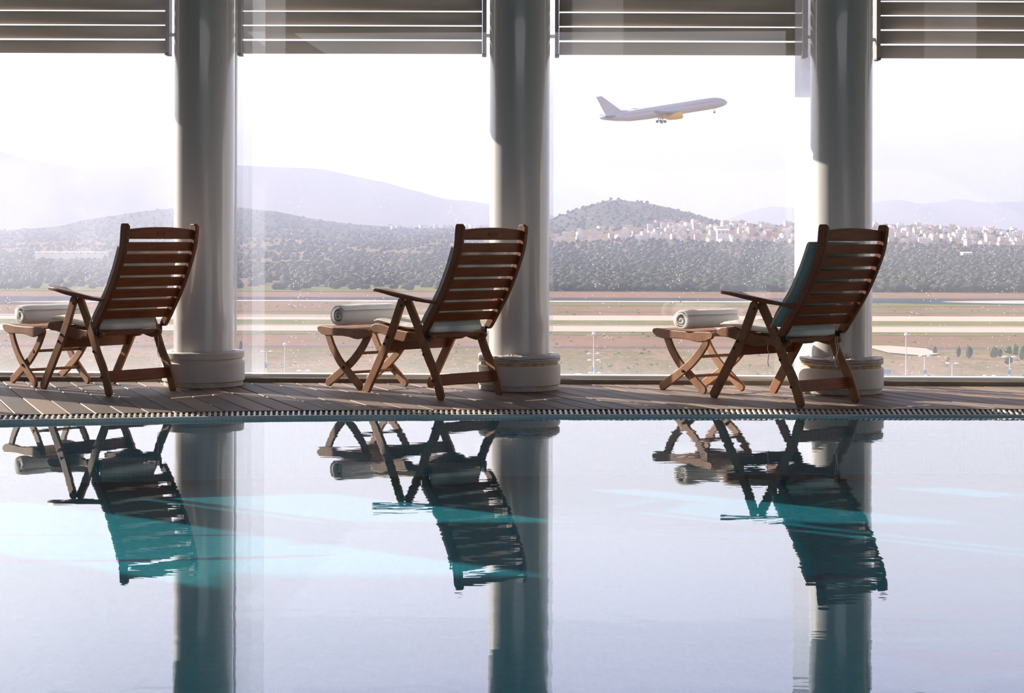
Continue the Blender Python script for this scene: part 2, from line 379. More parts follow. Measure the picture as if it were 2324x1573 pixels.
# mosaic nosing + pool basin
def mosaic(name, kind):
    m, nt, out = mat(name); p = N(nt, 'ShaderNodeBsdfPrincipled'); p.inputs['Roughness'].default_value = .12 if kind == 'lip' else .5
    t = N(nt, 'ShaderNodeTexCoord')
    br = N(nt, 'ShaderNodeTexBrick', inp={'Scale': 1.0, 'Mortar Size': .0011, 'Brick Width': .0245, 'Row Height': .0245, 'Bias': -.1})
    br.offset = 0; br.inputs['Mortar Smooth'].default_value = .1
    src = 'UV' if kind == 'lip' else 'Object'
    nt.links.new(t.outputs[src], br.inputs[0])
    if kind == 'lip':
        cs = ((.50, .62, .70), (.55, .72, .74), (.80, .84, .82))
    else:
        cs = ((.012, .24, .33), (.02, .36, .40), (.08, .36, .42))
    br.inputs['Color1'].default_value = (*cs[0], 1); br.inputs['Color2'].default_value = (*cs[1], 1); br.inputs['Mortar'].default_value = (*cs[2], 1)
    last = br.outputs[0]
    n = N(nt, 'ShaderNodeTexNoise', inp={'Scale': 3 if kind == 'lip' else 1.2, 'Detail': 2}); nt.links.new(t.outputs[src], n.inputs[0])
    mi = N(nt, 'ShaderNodeMix', data_type='RGBA', blend_type='MULTIPLY'); mi.inputs[0].default_value = .5
    r = ramp(nt, [(.3, (.6, .75, .9)), (.7, (1.2, 1.25, 1.1))]); nt.links.new(n.outputs[0], r.inputs[0]); nt.links.new(last, mi.inputs[6]); nt.links.new(r.outputs[0], mi.inputs[7]); last = mi.outputs[2]
    if kind == 'floor':     # flowing dark red figures laid in the mosaic
        mp = N(nt, 'ShaderNodeMapping'); mp.inputs['Scale'].default_value = (.55, 1.6, 1); mp.inputs['Rotation'].default_value = (0, 0, R(18)); nt.links.new(t.outputs['Object'], mp.inputs[0])
        w = N(nt, 'ShaderNodeTexNoise', inp={'Scale': .62, 'Detail': 2.5, 'Distortion': 1.1}); nt.links.new(mp.outputs[0], w.inputs[0])
        wr = ramp(nt, [(.615, (0, 0, 0)), (.625, (1, 1, 1)), (.68, (1, 1, 1)), (.69, (0, 0, 0))]); nt.links.new(w.outputs[0], wr.inputs[0])
        m3 = N(nt, 'ShaderNodeMix', data_type='RGBA'); nt.links.new(wr.outputs[0], m3.inputs[0]); nt.links.new(last, m3.inputs[6]); m3.inputs[7].default_value = (.22, .06, .16, 1); last = m3.outputs[2]
    nt.links.new(last, p.inputs['Base Color']); nt.links.new(p.outputs[0], out.inputs[0]); return m
M['lip'] = mosaic('mosaic_lip_tiles', 'lip'); M['pool'] = mosaic('pool_floor_mosaic', 'floor')
bm = bmesh.new(); uv = bm.loops.layers.uv.new('UVMap'); rows = []; prof = [(0, .35), (0, .03), (.15, 0), (.4, .06), (.8, .55), (.97, 1.0), (1, 1.5), (1, 14)]   # share of lip width, share of drop to the water
arc = [0]
for a, b in zip(prof, prof[1:]): arc.append(arc[-1] + math.dist((a[0] * .04, a[1] * .03), (b[0] * .04, b[1] * .03)))
for x in xs:
    n = edge_n(x); e = edge_y(x); rows.append([bm.verts.new((x + n.x * (wg(x) + d * wl(x)), e + n.y * (wg(x) + d * wl(x)), zg(x) + .001 + z * (WATER_Z - zg(x)) if z < 10 else -.37)) for d, z in prof])
for i, (a, b) in enumerate(zip(rows, rows[1:])):
    for k in range(len(prof) - 1):
        f = bm.faces.new((a[k], a[k + 1], b[k + 1], b[k])); f.smooth = True
        for l, (ii, kk) in zip(f.loops, ((i, k), (i, k + 1), (i + 1, k + 1), (i + 1, k))): l[uv].uv = (xs[ii] * 1.01, arc[kk])
lip = obj('pool_edge', bm, M['lip'], kind='structure')
PD = -.37
bm = bmesh.new(); rows = []
for x in np.linspace(X0 + .3, X1 - .3, 40):
    rows.append((bm.verts.new((x, edge_y(x) - wg(x), PD)), bm.verts.new((x, YB + 1, PD))))
for a, b in zip(rows, rows[1:]): bm.faces.new((a[0], b[0], b[1], a[1]))
pf = obj('pool_floor', bm, M['pool'], kind='structure')
bm = bmesh.new()
box(bm, X0, X0 + .3, YB, 9.3, -1.3, 0); box(bm, X1 - .3, X1, YB, 9.4, -1.3, 0); box(bm, X0, X1, YB, YB + 1, -1.3, 0)
obj('pool_side', bm, M['pool'], kind='structure')
# water
def watermat():
    m, nt, out = mat('pool_water')
    rf = N(nt, 'ShaderNodeBsdfTransparent'); rf.inputs[0].default_value = (.50, .86, .90, 1)
    gl = N(nt, 'ShaderNodeBsdfGlossy', inp={'Roughness': 0.0}); gl.inputs[0].default_value = (1, 1, 1, 1)
    t = N(nt, 'ShaderNodeTexCoord'); mp = N(nt, 'ShaderNodeMapping'); mp.inputs['Scale'].default_value = (.5, 1.0, 1); nt.links.new(t.outputs['Object'], mp.inputs[0])
    n = N(nt, 'ShaderNodeTexNoise', inp={'Scale': 3.2, 'Detail': 3, 'Distortion': .5}); nt.links.new(mp.outputs[0], n.inputs[0])
    # calm water on the left, a little more stirred on the right
    sp = N(nt, 'ShaderNodeSeparateXYZ'); nt.links.new(t.outputs['Object'], sp.inputs[0])
    mr = N(nt, 'ShaderNodeMapRange', inp={1: -2.2, 2: 1.5, 3: .05, 4: .16}); nt.links.new(sp.outputs['X'], mr.inputs[0])
    n2 = N(nt, 'ShaderNodeTexNoise', inp={'Scale': 18, 'Detail': 2}); nt.links.new(mp.outputs[0], n2.inputs[0])
    ad = N(nt, 'ShaderNodeMath', op='MULTIPLY_ADD', inp={1: .12}); nt.links.new(n2.outputs[0], ad.inputs[0]); nt.links.new(n.outputs[0], ad.inputs[2])
    b = N(nt, 'ShaderNodeBump', inp={'Distance': .0075}); nt.links.new(mr.outputs[0], b.inputs['Strength']); nt.links.new(ad.outputs[0], b.inputs['Height'])
    nt.links.new(b.outputs[0], gl.inputs['Normal']); fr = schlick(nt, .07, b.outputs[0])
    mx = N(nt, 'ShaderNodeMixShader'); nt.links.new(fr.outputs[0], mx.inputs[0]); nt.links.new(rf.outputs[0], mx.inputs[1]); nt.links.new(gl.outputs[0], mx.inputs[2])
    nt.links.new(mx.outputs[0], out.inputs[0]); return m
bm = bmesh.new(); rows = []
for x in xs[2:-2]:
    n = edge_n(x); q = wg(x) + wl(x) * .96; rows.append((bm.verts.new((x + n.x * q, edge_y(x) + n.y * q, WATER_Z)), bm.verts.new((x, YB + .9, WATER_Z))))
for a, b in zip(rows, rows[1:]): bm.faces.new((a[0], a[1], b[1], b[0]))
wt = obj('pool_water', bm, watermat(), kind='stuff')
tag(wt, 'calm mirror like pool water reflecting the chairs, pillars and sky', 'water')
if wt.data.polygons[0].normal.z < 0: wt.data.flip_normals()

# walls and ceiling (behind and beside the camera)
CZ = 3.45
obj('wall_left', boxm(X0 - .2, X0, YB, 11.6, -1.3, CZ), M['wall'], kind='structure')
obj('wall_right', boxm(X1, X1 + .2, YB, 11.2, -1.3, CZ), M['wall'], kind='structure')
obj('wall_back', boxm(X0, X1, YB - .2, YB, -1.3, CZ), M['wall'], kind='structure')
bm = bmesh.new()
box(bm, X0 - .2, X1 + .2, 3.2, 12.0, CZ, CZ + .25); box(bm, X0 - .2, X1 + .2, YB - .2, -4.2, CZ, CZ + .25)
box(bm, X0 - .2, -3.5, -4.2, 3.2, CZ, CZ + .25); box(bm, 3.5, X1 + .2, -4.2, 3.2, CZ, CZ + .25)  # opening above the camera is made up, added to let sky light in
obj('ceiling', bm, M['ceiling'], kind='structure')

# sill and window frames
PX = [(-6.35, 11.20), (-4.22, 11.10), (-2.083, 10.965), (.049, 10.77), (2.151, 10.60), (4.28, 10.47)]
obj('trim_1', prism(bmesh.new(), [(0, -.03), (0, .026), (.012, .032), (.075, .032), (.075, -.03)], lambda a, b, d: (d, glass_y(d) + a, b), X0, X1), M['sill'], kind='structure')
obj('trim_2', prism(bmesh.new(), [(.07, -.03), (.07, .052), (.16, .052), (.16, -.03)], lambda a, b, d: (d, glass_y(d) + a, b), X0, X1), M['sill_light'], kind='structure')
obj('trim_3', prism(bmesh.new(), [(-.02, CZ - .12), (.20, CZ - .12), (.20, CZ + .02), (-.02, CZ + .02)], lambda a, b, d: (d, glass_y(d) + a, b), X0, X1), M['alu'], kind='structure')
# outside wall face below the windows
obj('wall_outside', boxm(X0 - .2, X1 + .2, 11.42, 11.75, -31, -.045), M['wall'], kind='structure')

# glazing: panes per bay, sliding panes overlap beside pillars
G_DUST_GLARE = {1: .17, 2: .085, 3: .055, 4: .05, 5: .05, 0: .1}  # dust film per bay; denser at left to put sun glare into the pane
panes = [(X0, -6.2, .05, 0), (-6.2, -4.05, .05, 0), (-4.25, -1.93, .13, 1), (-2.1, .2, .11, 2), (-.08, 2.12, .125, 3), (2.0, 4.4, .11, 4), (4.2, X1, .125, 5)]
for i, (a, b, off, gk) in enumerate(panes):
    key = 'glass%d' % gk
    if key not in M: M[key] = glassmat('dusty_glass', G_DUST_GLARE[gk])
    bm = bmesh.new()
    ya, yb = glass_y(a) + off, glass_y(b) + off
    bm.faces.new([bm.verts.new(p) for p in ((a, ya, .05), (b, yb, .05), (b, yb, CZ - .1), (a, ya, CZ - .1))])
    g = obj('window_%d' % (i + 1), bm, M[key], kind='structure')
# second leaf seen edge-on as whiter upright strips
M['glass_strip'] = glassmat('filmed_glass_edge', .14, specks=.5); M['glass_strip2'] = glassmat('milky_glass_edge', .60, specks=0)
M['glass_strip3'] = glassmat('milky_glass_gasket', .30, specks=0)
for i, (a, b, k) in enumerate([(-1.93, -1.715, 'glass_strip'), (1.94, 2.08, 'glass_strip2'), (.245, .285, 'glass_strip3')]):
    y = glass_y(a) + .06
    bm = bmesh.new(); bm.faces.new([bm.verts.new(p) for p in ((a, y, .05), (b, y, .05), (b, y, CZ - .1), (a, y, CZ - .1))])
    obj('window_%d' % (8 + i), bm, M[k], kind='structure')
# mullions behind the pillars
for i, (x, w) in enumerate([(-1.975, .024), (-1.925, .006), (.21, .012), (2.108, .01), (2.36, .02), (-4.1, .03), (4.4, .03), (-6.2, .03)]):
    y = glass_y(x) + .09
    obj('trim_%d' % (4 + i), boxm(x - w / 2, x + w / 2, y - .02, y + .05, .05, CZ - .1), M['alu'], kind='structure')

# ------------------------------------------------------------------ pillars
pl_lab = {2: 'white round pillar behind the backrest of the leftmost chair', 3: 'white round pillar in the middle, behind the middle chair',
          4: 'white round pillar behind the rightmost chair, its pedestal cracked all round', 0: 'white round pillar beyond the left end of the picture, farther one',
          1: 'white round pillar just past the left end of the picture', 5: 'white round pillar just past the right end of the picture'}
for i, (px, py) in enumerate(PX):
    t = empty('pillar', (px, py, 0), 0, pl_lab[i], 'pillar')
    bm, rings = lathe(bmesh.new(), [(.2, .16), (.2, CZ + .01)], 96); obj('shaft', bm, M['column'], t, smooth=True)
    worn = i in (3, 4)
    def wob(r, z, a, k=i, worn=worn):
        if not worn: return r, z
        q = noise.noise(Vector((math.cos(a) * 2.2, math.sin(a) * 2.2, k * 3.1))) ; q2 = noise.noise(Vector((math.cos(a) * 7, math.sin(a) * 7, k + z * 40)))
        amp = .006 if k == 4 else .003
        return r + (q2 * amp * .4 if r > .22 else 0), z + (q * amp + q2 * amp * .8)
    bm, _ = lathe(bmesh.new(), [(.236, .0), (.264, .0), (.264, .034), (.236, .034)], 72); obj('plinth', bm, M['plinth'], t, bevel=.003)
    bm, r_ = lathe(bmesh.new(), [(.2, .034), (.272, .034), (.275, .038), (.275, .158), (.270, .164), (.255, .165), (.2, .165)], 96); obj('drum', bm, M['pedestal'], t)
    bm, r_ = lathe(bmesh.new(), [(.2, .163), (.258, .163), (.258, .186), (.2, .186)], 96); obj('groove_ring', bm, M['peel'] if worn else M['pedestal'], t)
    bm, r_ = lathe(bmesh.new(), [(.2, .186), (.268, .186), (.271, .190), (.271, .226), (.266, .231), (.218, .233), (.214, .229), (.214, .20)], 128, wob=wob); obj('cap_ring', bm, M['pedestal'], t)
    # seam on the drum
    a = -math.pi / 2 - .05; c, s_ = math.cos(a) * .2752, math.sin(a) * .2752
    obj('seam', boxm(c - .0008, c + .0008, s_ - .001, s_ + .002, .040, .157), M['plinth'], t)
    if worn:
        cr = bmesh.new(); nl = 3 if i == 4 else 2
        for q in range(nl):
            z0 = .198 + q * .011
            pts = []
            for j in range(90):
                a = -math.pi * 1.0 + math.pi * (j / 89)
                zz = z0 + .005 * noise.noise(Vector((a * 2.1, q * 5.3, i))) + .0025 * noise.noise(Vector((a * 9, q * 2.3, i)))
                pts.append((.2722 * math.cos(a), .2722 * math.sin(a), zz))
            tube(cr, pts, [.0014 + .0012 * abs(noise.noise(Vector((j * .11, q, i)))) for j in range(90)], 5)
        obj('crack', cr, M['crack'], t)
        # lifted paint flakes round the foot of the shaft
        fl = bmesh.new(); seg = 40
        for k_, (a0, a1, h) in enumerate([(-2.2, -1.72, .012), (-1.55, -.95, .009)] if i == 4 else [(-2.0, -1.5, .008), (-1.45, -1.0, .006)]):
            prev = None
            for j in range(seg + 1):
                a = a0 + (a1 - a0) * j / seg; e = math.sin(math.pi * j / seg)
                hh = h * e * (.7 + .5 * noise.noise(Vector((j * .3, k_, i))))
                p = [fl.verts.new((r * math.cos(a), r * math.sin(a), z)) for r, z in ((.204, .236), (.235, .236 + hh), (.272 + .004 * e, .233 - .012 * e))]
                if prev:
                    for m_ in range(2): fl.faces.new((prev[m_], prev[m_ + 1], p[m_ + 1], p[m_]))
                prev = p
        fo = obj('paint_flake', fl, M['pedestal'], t); so = fo.modifiers.new('s', 'SOLIDIFY'); so.thickness = .002
    if i == 4:
        pk = bmesh.new(); tube(pk, [(.0, -.215, .236), (.004, -.225, .252), (-.006, -.232, .262)], [.016, .011, .003], 6); obj('bare_patch', pk, M['peel'], t)

# ------------------------------------------------------------------ louvers outside the glass
LV = [(-6.51, -4.73, 0), (-4.236, -2.446, 0), (-1.964, -.186, 0), (.302, 2.105, -.004), (2.594, 4.39, -.022), (4.88, 6.6, -.02)]
lv_lab = ['far left grey louver panel, out beyond the picture edge', 'grey slatted louver panel at the top left corner, left of the first pillar', 'grey slatted louver panel hanging between the first and second pillars',
          'grey slatted louver panel above the airplane, between second and third pillars', 'grey slatted louver panel at the top right corner, right of the third pillar', 'far right grey louver panel, out beyond the picture edge']
LY = 11.6
for i, (a, b, dz) in enumerate(LV):
    t = empty('louver_panel', ((a + b) / 2, LY, 2.31 + dz), 0, lv_lab[i], 'louver'); w = (b - a) / 2
    for s_ in (-1, 1):
        fb = obj('frame_bar', boxm(s_ * w - (.028 if s_ > 0 else 0), s_ * w + (0 if s_ > 0 else .028), -.05, .05, -.002, CZ - 2.31 - dz + .1), M['louver_bar'], t)
        obj('end_cap', boxm(s_ * w - (.031 if s_ > 0 else -.001), s_ * w + (-.001 if s_ > 0 else .031), -.053, .053, -.012, .004), M['black'], fb)
        obj('bracket', boxm(min(s_ * w, s_ * (w + .085)), max(s_ * w, s_ * (w + .085)), -.01, .01, .125, .148), M['alu'], t)
    for k in range(11):
        z = .052 + k * .1025 + (0 if k else -.002)
        hb = .047; tk = .011
        # aerofoil blade, tilted: thick bellied section
        pr = []
        ang = R(118)
        for j in range(16):
            th = 2 * math.pi * j / 16; A = .0495 * math.cos(th); B = tk * math.sin(th) * (1 if math.sin(th) < 0 else .55)
            pr.append((A * math.cos(ang) - B * math.sin(ang), A * math.sin(ang) + B * math.cos(ang)))
        tl = random.uniform(-.0015, .0015)
        bm = prism(bmesh.new(), pr, lambda y, zz, d: (d, y, zz + z + tl * d), -w + .032, w - .032)
        o = obj('blade', bm, M['louver'], t)
        for p in o.data.polygons: p.use_smooth = len(p.vertices) == 4

# ------------------------------------------------------------------ chairs
LEG_B = smooth_path([(.012, .026), (.066, .158), (.136, .265), (.205, .40), (.322, .588)], 4)
LEG_A = smooth_path([(.712, .026), (.578, .224), (.472, .385), (.368, .588)], 4)
RAIL_TOP = [(.735, .405), (.722, .43), (.690, .443), (.644, .446), (.59, .439), (.53, .425), (.482, .415), (.403, .408), (.311, .402), (.2, .40), (.144, .402), (.112, .394), (.104, .378), (.12, .36), (.155, .346), (.2, .342), (.25, .35), (.305, .362), (.344, .345), (.403, .338), (.469, .346), (.536, .364), (.631, .383), (.70, .386)]
ST_L = [(-.176, 1.084), (-.158, 1.068), (-.140, .933), (-.083, .796), (.000, .652), (.094, .53), (.160, .440), (.158, .425)]
ST_R = [(-.200, 1.084), (-.217, 1.070), (-.220, 1.050), (-.199, .933), (-.140, .797), (-.064, .66), (.018, .545), (.100, .436), (.127, .415)]
STILE_C = [(-.187, 1.045), (-.168, .933), (-.111, .797), (-.034, .656), (.056, .535), (.137, .44)]
def stile_u(w):
    ws = [p[1] for p in STILE_C][::-1]; us = [p[0] for p in STILE_C][::-1]; return float(np.interp(w, ws, us))
def stile_t(w): 
    du = stile_u(w + .02) - stile_u(w - .02); v = Vector((du, .04)); return v.normalized()
def L(u, w, v): return (u, -v, w)
def chair(loc, ang, label, seat, back, tie=0, pad_top=.955, pad_thick=.05, pad_v=(.05, .495), emblem=None, blab='', twist=0):
    t = empty('reclining_chair', (*loc, 0), R(ang), label, 'chair')
    Wd = .556
    for side in (0, 1):
        def vv(a, b): return (a, b) if side == 0 else (Wd - a, Wd - b)
        v0, v1 = vv(0, .021); la = obj('leg', prism(bmesh.new(), bar_outline(LEG_A, .063), L, v0, v1), M['wood_leg'], t, bevel=.004)
        v0, v1 = vv(.023, .044); lb = obj('leg', prism(bmesh.new(), bar_outline(LEG_B, .062), L, v0, v1), M['wood_leg'], t, bevel=.004)
        for (bu, bw), lg, o_ in (((.498, .367), la, 0), ((.529, .323), la, 0), ((.358, .572), la, 0), ((.165, .272), lb, .023), ((.076, .114), lb, .023)):
            v0, v1 = vv(o_ - .006, o_ + .002)
            bm = bmesh.new(); tube(bm, [L(bu, bw, v0), L(bu, bw, (v0 * .5 + v1 * .5)), L(bu, bw, v1)], [.0065, .009, .009], 12); obj('bolt', bm, M['bolt'], lg)
        v0, v1 = vv(.047, .070); obj('seat_rail', prism(bmesh.new(), RAIL_TOP, L, v0, v1), M['wood_leg'], t, bevel=.005)
        v0, v1 = vv(.0, .030)
        if side == 0: v0, v1 = vv(-.001, .029)
        pr = smooth_path(ST_L[::-1], 3) + smooth_path(ST_R, 3)
        obj('back_stile', prism(bmesh.new(), pr, L, v0, v1), M['wood'], t, bevel=.006)
        # hinge plate behind the rear leg
        v0, v1 = vv(.03, .046); bm = bmesh.new(); box(bm, .13, .165, *sorted((-v0, -v1)), .375, .435); obj('hinge', bm, M['bolt'], t, bevel=.004)
        # armrest: shaped board
        pk = .86 if side else 1.0
        plan = smooth_loop([(u * pk, v) for u, v in [(.655, .012), (.650, .040), (.60, .056), (.53, .052), (.42, .034), (.28, .030), (.10, .030), (.02, .030), (.0, .004), (.02, -.018), (.12, -.022), (.28, -.030), (.42, -.040), (.54, -.040), (.62, -.030), (.648, -.010)]], 2)
        bm = bmesh.new()
        def aw(u): return float(np.interp(u, [0, .12, .28, .42, .54, .66], [.600, .607, .620, .640, .660, .668]))
        sg = 1 if side == 0 else -1; vc = .012 if side == 0 else Wd - .012
        A = [bm.verts.new(L(u, aw(u) - .011, vc + sg * v)) for u, v in plan]; B = [bm.verts.new(L(u, aw(u) + .011, vc + sg * v)) for u, v in plan]
        n = len(plan); bm.faces.new(A); bm.faces.new(B[::-1])
        for j in range(n): bm.faces.new((A[j], B[j], B[(j + 1) % n], A[(j + 1) % n]))
        obj('armrest', bm, M['wood'], t, bevel=.005)
    def cross(name, u, w, th, h, v0, v1, ax, m, curve=0, bev=.003, lab=None):
        """board across the chair; (ax) unit direction of its height in the u-w plane"""
        bm = bmesh.new(); ax = Vector(ax); nn = Vector((ax.y, -ax.x)); ns = 12 if curve else 1; rings = []
        for j in range(ns + 1):
            v = v0 + (v1 - v0) * j / ns; e = curve * (1 - (2 * j / ns - 1) ** 2) if curve else 0
            c = Vector((u, w)); q = [c - ax * h / 2 - nn * th / 2, c - ax * h / 2 + nn * th / 2, c + ax * (h / 2 + e) + nn * th / 2, c + ax * (h / 2 + e) - nn * th / 2]
            rings.append([bm.verts.new(L(p.x, p.y, v)) for p in q])
        for A, B in zip(rings, rings[1:]):
            for k in range(4): bm.faces.new((A[k], A[(k + 1) % 4], B[(k + 1) % 4], B[k]))
        bm.faces.new(rings[0][::-1]); bm.faces.new(rings[-1])
        return obj(name, bm, m, t, bevel=bev)
    # back slats, the top one arched
    for k, (hi, lo) in enumerate([(1.047, .988), (.968, .912), (.893, .836), (.815, .761), (.741, .688), (.668, .617), (.597, .549), (.531, .482)]):
        w = (hi + lo) / 2; a = stile_t(w)
        sl = cross('back_slat', stile_u(w), w, .016, (hi - lo) / a.y, .027, Wd - .027, a, M['wood_slat'], curve=.016 if k == 0 else 0)
        if k == 0 and emblem:
            a = stile_t(w); nn = Vector((a.y, -a.x)); bm = bmesh.new(); c = Vector((stile_u(w), w)) - nn * .0095
            pts = []
            for j in range(33):
                th = 2 * math.pi * j / 32
                if emblem == 'oval': dv, dh = .036 * math.cos(th), .017 * math.sin(th)
                else: dv, dh = .034 * max(-.8, min(.8, 1.2 * math.cos(th))), .016 * max(-.8, min(.8, 1.2 * math.sin(th)))
                p = c + a * (dh + .004); pts.append(L(p.x, p.y, .28 + dv))
            tube(bm, pts, .0014, 5, cap=False)
            if emblem == 'oval':
                for dv in (-.018, -.006, .006, .018): 
                    p0 = c + a * -.004; p1 = c + a * .010; tube(bm, [L(p0.x, p0.y, .28 + dv), L(p1.x, p1.y, .28 + dv)], .001, 4)
            else:
                p0 = c + a * .004; tube(bm, [L(p0.x, p0.y, .262), L(p0.x, p0.y, .298)], .001, 4)
            e_ = obj('emblem', bm, M['wood'], sl); e_['label'] = 'small carved emblem on the top slat'
    cross('rear_stretcher', .062, .116, .02, .070, .045, Wd - .045, (.32, .947), M['wood_slat'])
    cross('front_stretcher', .532, .315, .022, .078, .022, Wd - .022, (-.35, .937), M['wood'])
    cross('back_rod', .145, .385, .024, .026, .07, Wd - .07, (0, 1), M['wood'])
    for j in range(9):      # seat slats
        u = .66 - j * .062; w = float(np.interp(u, [.15, .31, .403, .482, .59, .66], [.392, .394, .400, .407, .43, .438]))
        cross('seat_slat', u, w, .046, .012, .068, Wd - .068, (0, 1), M['wood'])
    # ---- cushion: its own thing, lying in the chair
    c = empty('chair_cushion', (*loc, 0), R(ang), blab, 'cushion')
    v0, v1 = pad_v
    path = smooth_path([(.70, .462), (.64, .466), (.55, .452), (.45, .440), (.33, .432), (.22, .432)], 3)
    def pad(name, path, th, va, vb, m, side_drop=0, puff=.25, lean=None):
        bm = bmesh.new(); P = [Vector(p) for p in path]; n = len(P); nv = 10; top = []; bot = []
        for i in range(n):
            tt = (P[min(i + 1, n - 1)] - P[max(i - 1, 0)]).normalized(); nn = Vector((-tt.y, tt.x))
            if nn.dot(Vector((.35, 1))) < 0: nn = -nn
            ei = math.sin(math.pi * (.06 + .88 * i / (n - 1))) ** .35
            ra, rb = [], []
            for j in range(nv + 1):
                fj = j / nv; ej = math.sin(math.pi * (.05 + .9 * fj)) ** .35; e = min(ei, ej)
                sh = lean * (i / (n - 1)) if lean else 0
                v = va + (vb - va) * fj + sh
                cren = .004 * noise.noise(Vector((P[i].x * 9, v * 9, th * 90)))
                p = P[i] + nn * (th / 2 * e + cren); q = P[i] - nn * (th / 2 * e * .8)
                ra.append(bm.verts.new(L(p.x, p.y, v))); rb.append(bm.verts.new(L(q.x, q.y, v)))
            top.append(ra); bot.append(rb)
        for i in range(n - 1):
            for j in range(nv):
                bm.faces.new((top[i][j], top[i + 1][j], top[i + 1][j + 1], top[i][j + 1])); bm.faces.new((bot[i][j], bot[i][j + 1], bot[i + 1][j + 1], bot[i + 1][j]))
        for i in range(n - 1):
            bm.faces.new((top[i][0], bot[i][0], bot[i + 1][0], top[i + 1][0])); bm.faces.new((top[i][nv], top[i + 1][nv], bot[i + 1][nv], bot[i][nv]))
        for j in range(nv):
            bm.faces.new((top[0][j], top[0][j + 1], bot[0][j + 1], bot[0][j])); bm.faces.new((top[-1][j], bot[-1][j], bot[-1][j + 1], top[-1][j + 1]))
        edge = [tuple((top[i][0].co * .5 + bot[i][0].co * .5)) for i in range(n)]
        o = obj(name, bm, m, c, smooth=True, sub=1)
        pb = bmesh.new()
        tube(pb, edge, .004, 6); obj('piping', pb, M['string'], o, smooth=True)
        return o
    pad('seat_pad', path, .048, .056, .50, seat)
    off = .028 + pad_thick / 2
    bp = []
    for w in np.linspace(.435, pad_top - .02, 12):
        a = stile_t(w); nn = Vector((a.y, -a.x)); p = Vector((stile_u(w), w)) + nn * off; bp.append((p.x, p.y))
    pad('back_pad', bp, pad_thick, v0, v1, back, lean=twist)
    # folded hinge of the cushion hanging under the lowest slat
    hp = [(.165, .50), (.150, .462), (.140, .432), (.150, .412), (.2, .414)]
    pad('hinge_fold', smooth_path(hp, 3), .020, .062, .485, back if back is M['pad_teal'] and False else M['pad_blue'] if emblem != 'box' else M['pad_grey'])
    if tie:
        strs = {1: [(.14, .50, .36, .21)], 3: [(.12, .47, .395, .20), (.12, .485, .395, .235), (.30, .062, .36, .22)]}[tie]
        for (u, v, wa, wb) in strs:
            bm = bmesh.new(); pts = [(L(u + .004 * math.sin(j * 1.3), wa + (wb - wa) * j / 8, v + .003 * math.sin(j * .9 + v * 50) + (.006 if j == 8 else 0))) for j in range(9)]
            tube(bm, pts, .0022, 6); obj('tie_string', bm, M['string'], c)
    return t
chair((-2.545, 10.158), 138.2, 'brown wooden slatted reclining chair, leftmost of the three by the pool', M['pad_cream'], M['pad_grey'], tie=1, pad_top=.94, pad_thick=.068, pad_v=(.02, .49), emblem='box', blab='pale grey cushion laid in the leftmost chair')
chair((-.453, 9.963), 133.1, 'brown wooden slatted reclining chair in the middle, oval mark on its top slat', M['pad_cream'], M['pad_blue'], pad_top=.945, pad_thick=.068, pad_v=(.02, .49), emblem='oval', blab='cream and pale blue cushion laid in the middle chair')
chair((1.694, 9.599), 127.2, 'brown wooden slatted reclining chair, rightmost, in front of the cracked pedestal', M['pad_cream'], M['pad_teal'], tie=3, pad_top=.985, pad_thick=.125, pad_v=(.004, .455), blab='thick cushion with grey teal back laid in the rightmost chair')

# ------------------------------------------------------------------ foot stools and towels
S_RAIL = [(1.330, .388), (1.318, .402), (1.290, .406), (1.237, .404), (1.15, .398), (1.062, .397), (.95, .398), (.849, .402), (.785, .403), (.760, .394), (.756, .378), (.768, .360), (.82, .342), (.888, .331), (.93, .334), (.976, .342), (1.05, .346), (1.134, .344), (1.237, .340), (1.285, .350), (1.318, .368)]
S_P = smooth_path([(1.235, .36), (1.166, .268), (1.06, .155), (.955, .085), (.872, .026)], 4)
S_P = smooth_path([(1.225, .37), (1.17, .27), (1.085, .175), (.98, .10), (.872, .026)], 4)
S_Q = smooth_path([(.80, .37), (.868, .28), (.965, .19), (1.08, .115), (1.235, .024)], 4)
def stool(loc, ang, label, flip=False):
    t = empty('footstool', (*loc, 0), R(ang), label, 'footstool')
    U0, Wd = 1.045, .41
    f = lambda u, w, v: (u - U0, -(v - Wd / 2), w)
    for side in (0, 1):
        def vv(a, b): return (a, b) if side == 0 else (Wd - a, Wd - b)
        v0, v1 = vv(0, .022); obj('side_rail', prism(bmesh.new(), S_RAIL, f, v0, v1), M['wood_stool'], t, bevel=.005)
        a, b = ((.004, .022), (.024, .042)); 
        if flip: a, b = b, a
        v0, v1 = vv(*a); lp = obj('leg', prism(bmesh.new(), bar_outline([p for p in S_P if p[1] < .352] if a[0] < .02 else S_P, .056), f, v0, v1), M['wood_stool'], t, bevel=.004)
        v0, v1 = vv(*b); lq = obj('leg', prism(bmesh.new(), bar_outline([p for p in S_Q if p[1] < .352] if b[0] < .02 else S_Q, .056), f, v0, v1), M['wood_stool'], t, bevel=.004)
        v0, v1 = vv(-.003, .006); bm = bmesh.new(); tube(bm, [f(1.033, .137, v0), f(1.033, .137, v1)], .009, 12); obj('bolt', bm, M['bolt'], lq if flip else lp)
    for u, w in ((.925, .235), (.985, .105)):
        bm = bmesh.new(); tube(bm, [f(u, w, .02), f(u, w, Wd - .02)], .010, 10); obj('rod', bm, M['wood_stool'], t)
    for j in range(8):
        u = .795 + j * .0715; w = float(np.interp(u, [.76, .85, 1.05, 1.24, 1.33], [.400, .398, .392, .400, .402]))
        bm = bmesh.new(); x0, y0, _ = f(u, w, 0); box(bm, x0 - .03, x0 + .03, -Wd / 2 + .02, Wd / 2 - .02, w - .011, w + .001); obj('slat', bm, M['wood_stool'], t, bevel=.002)
    return t
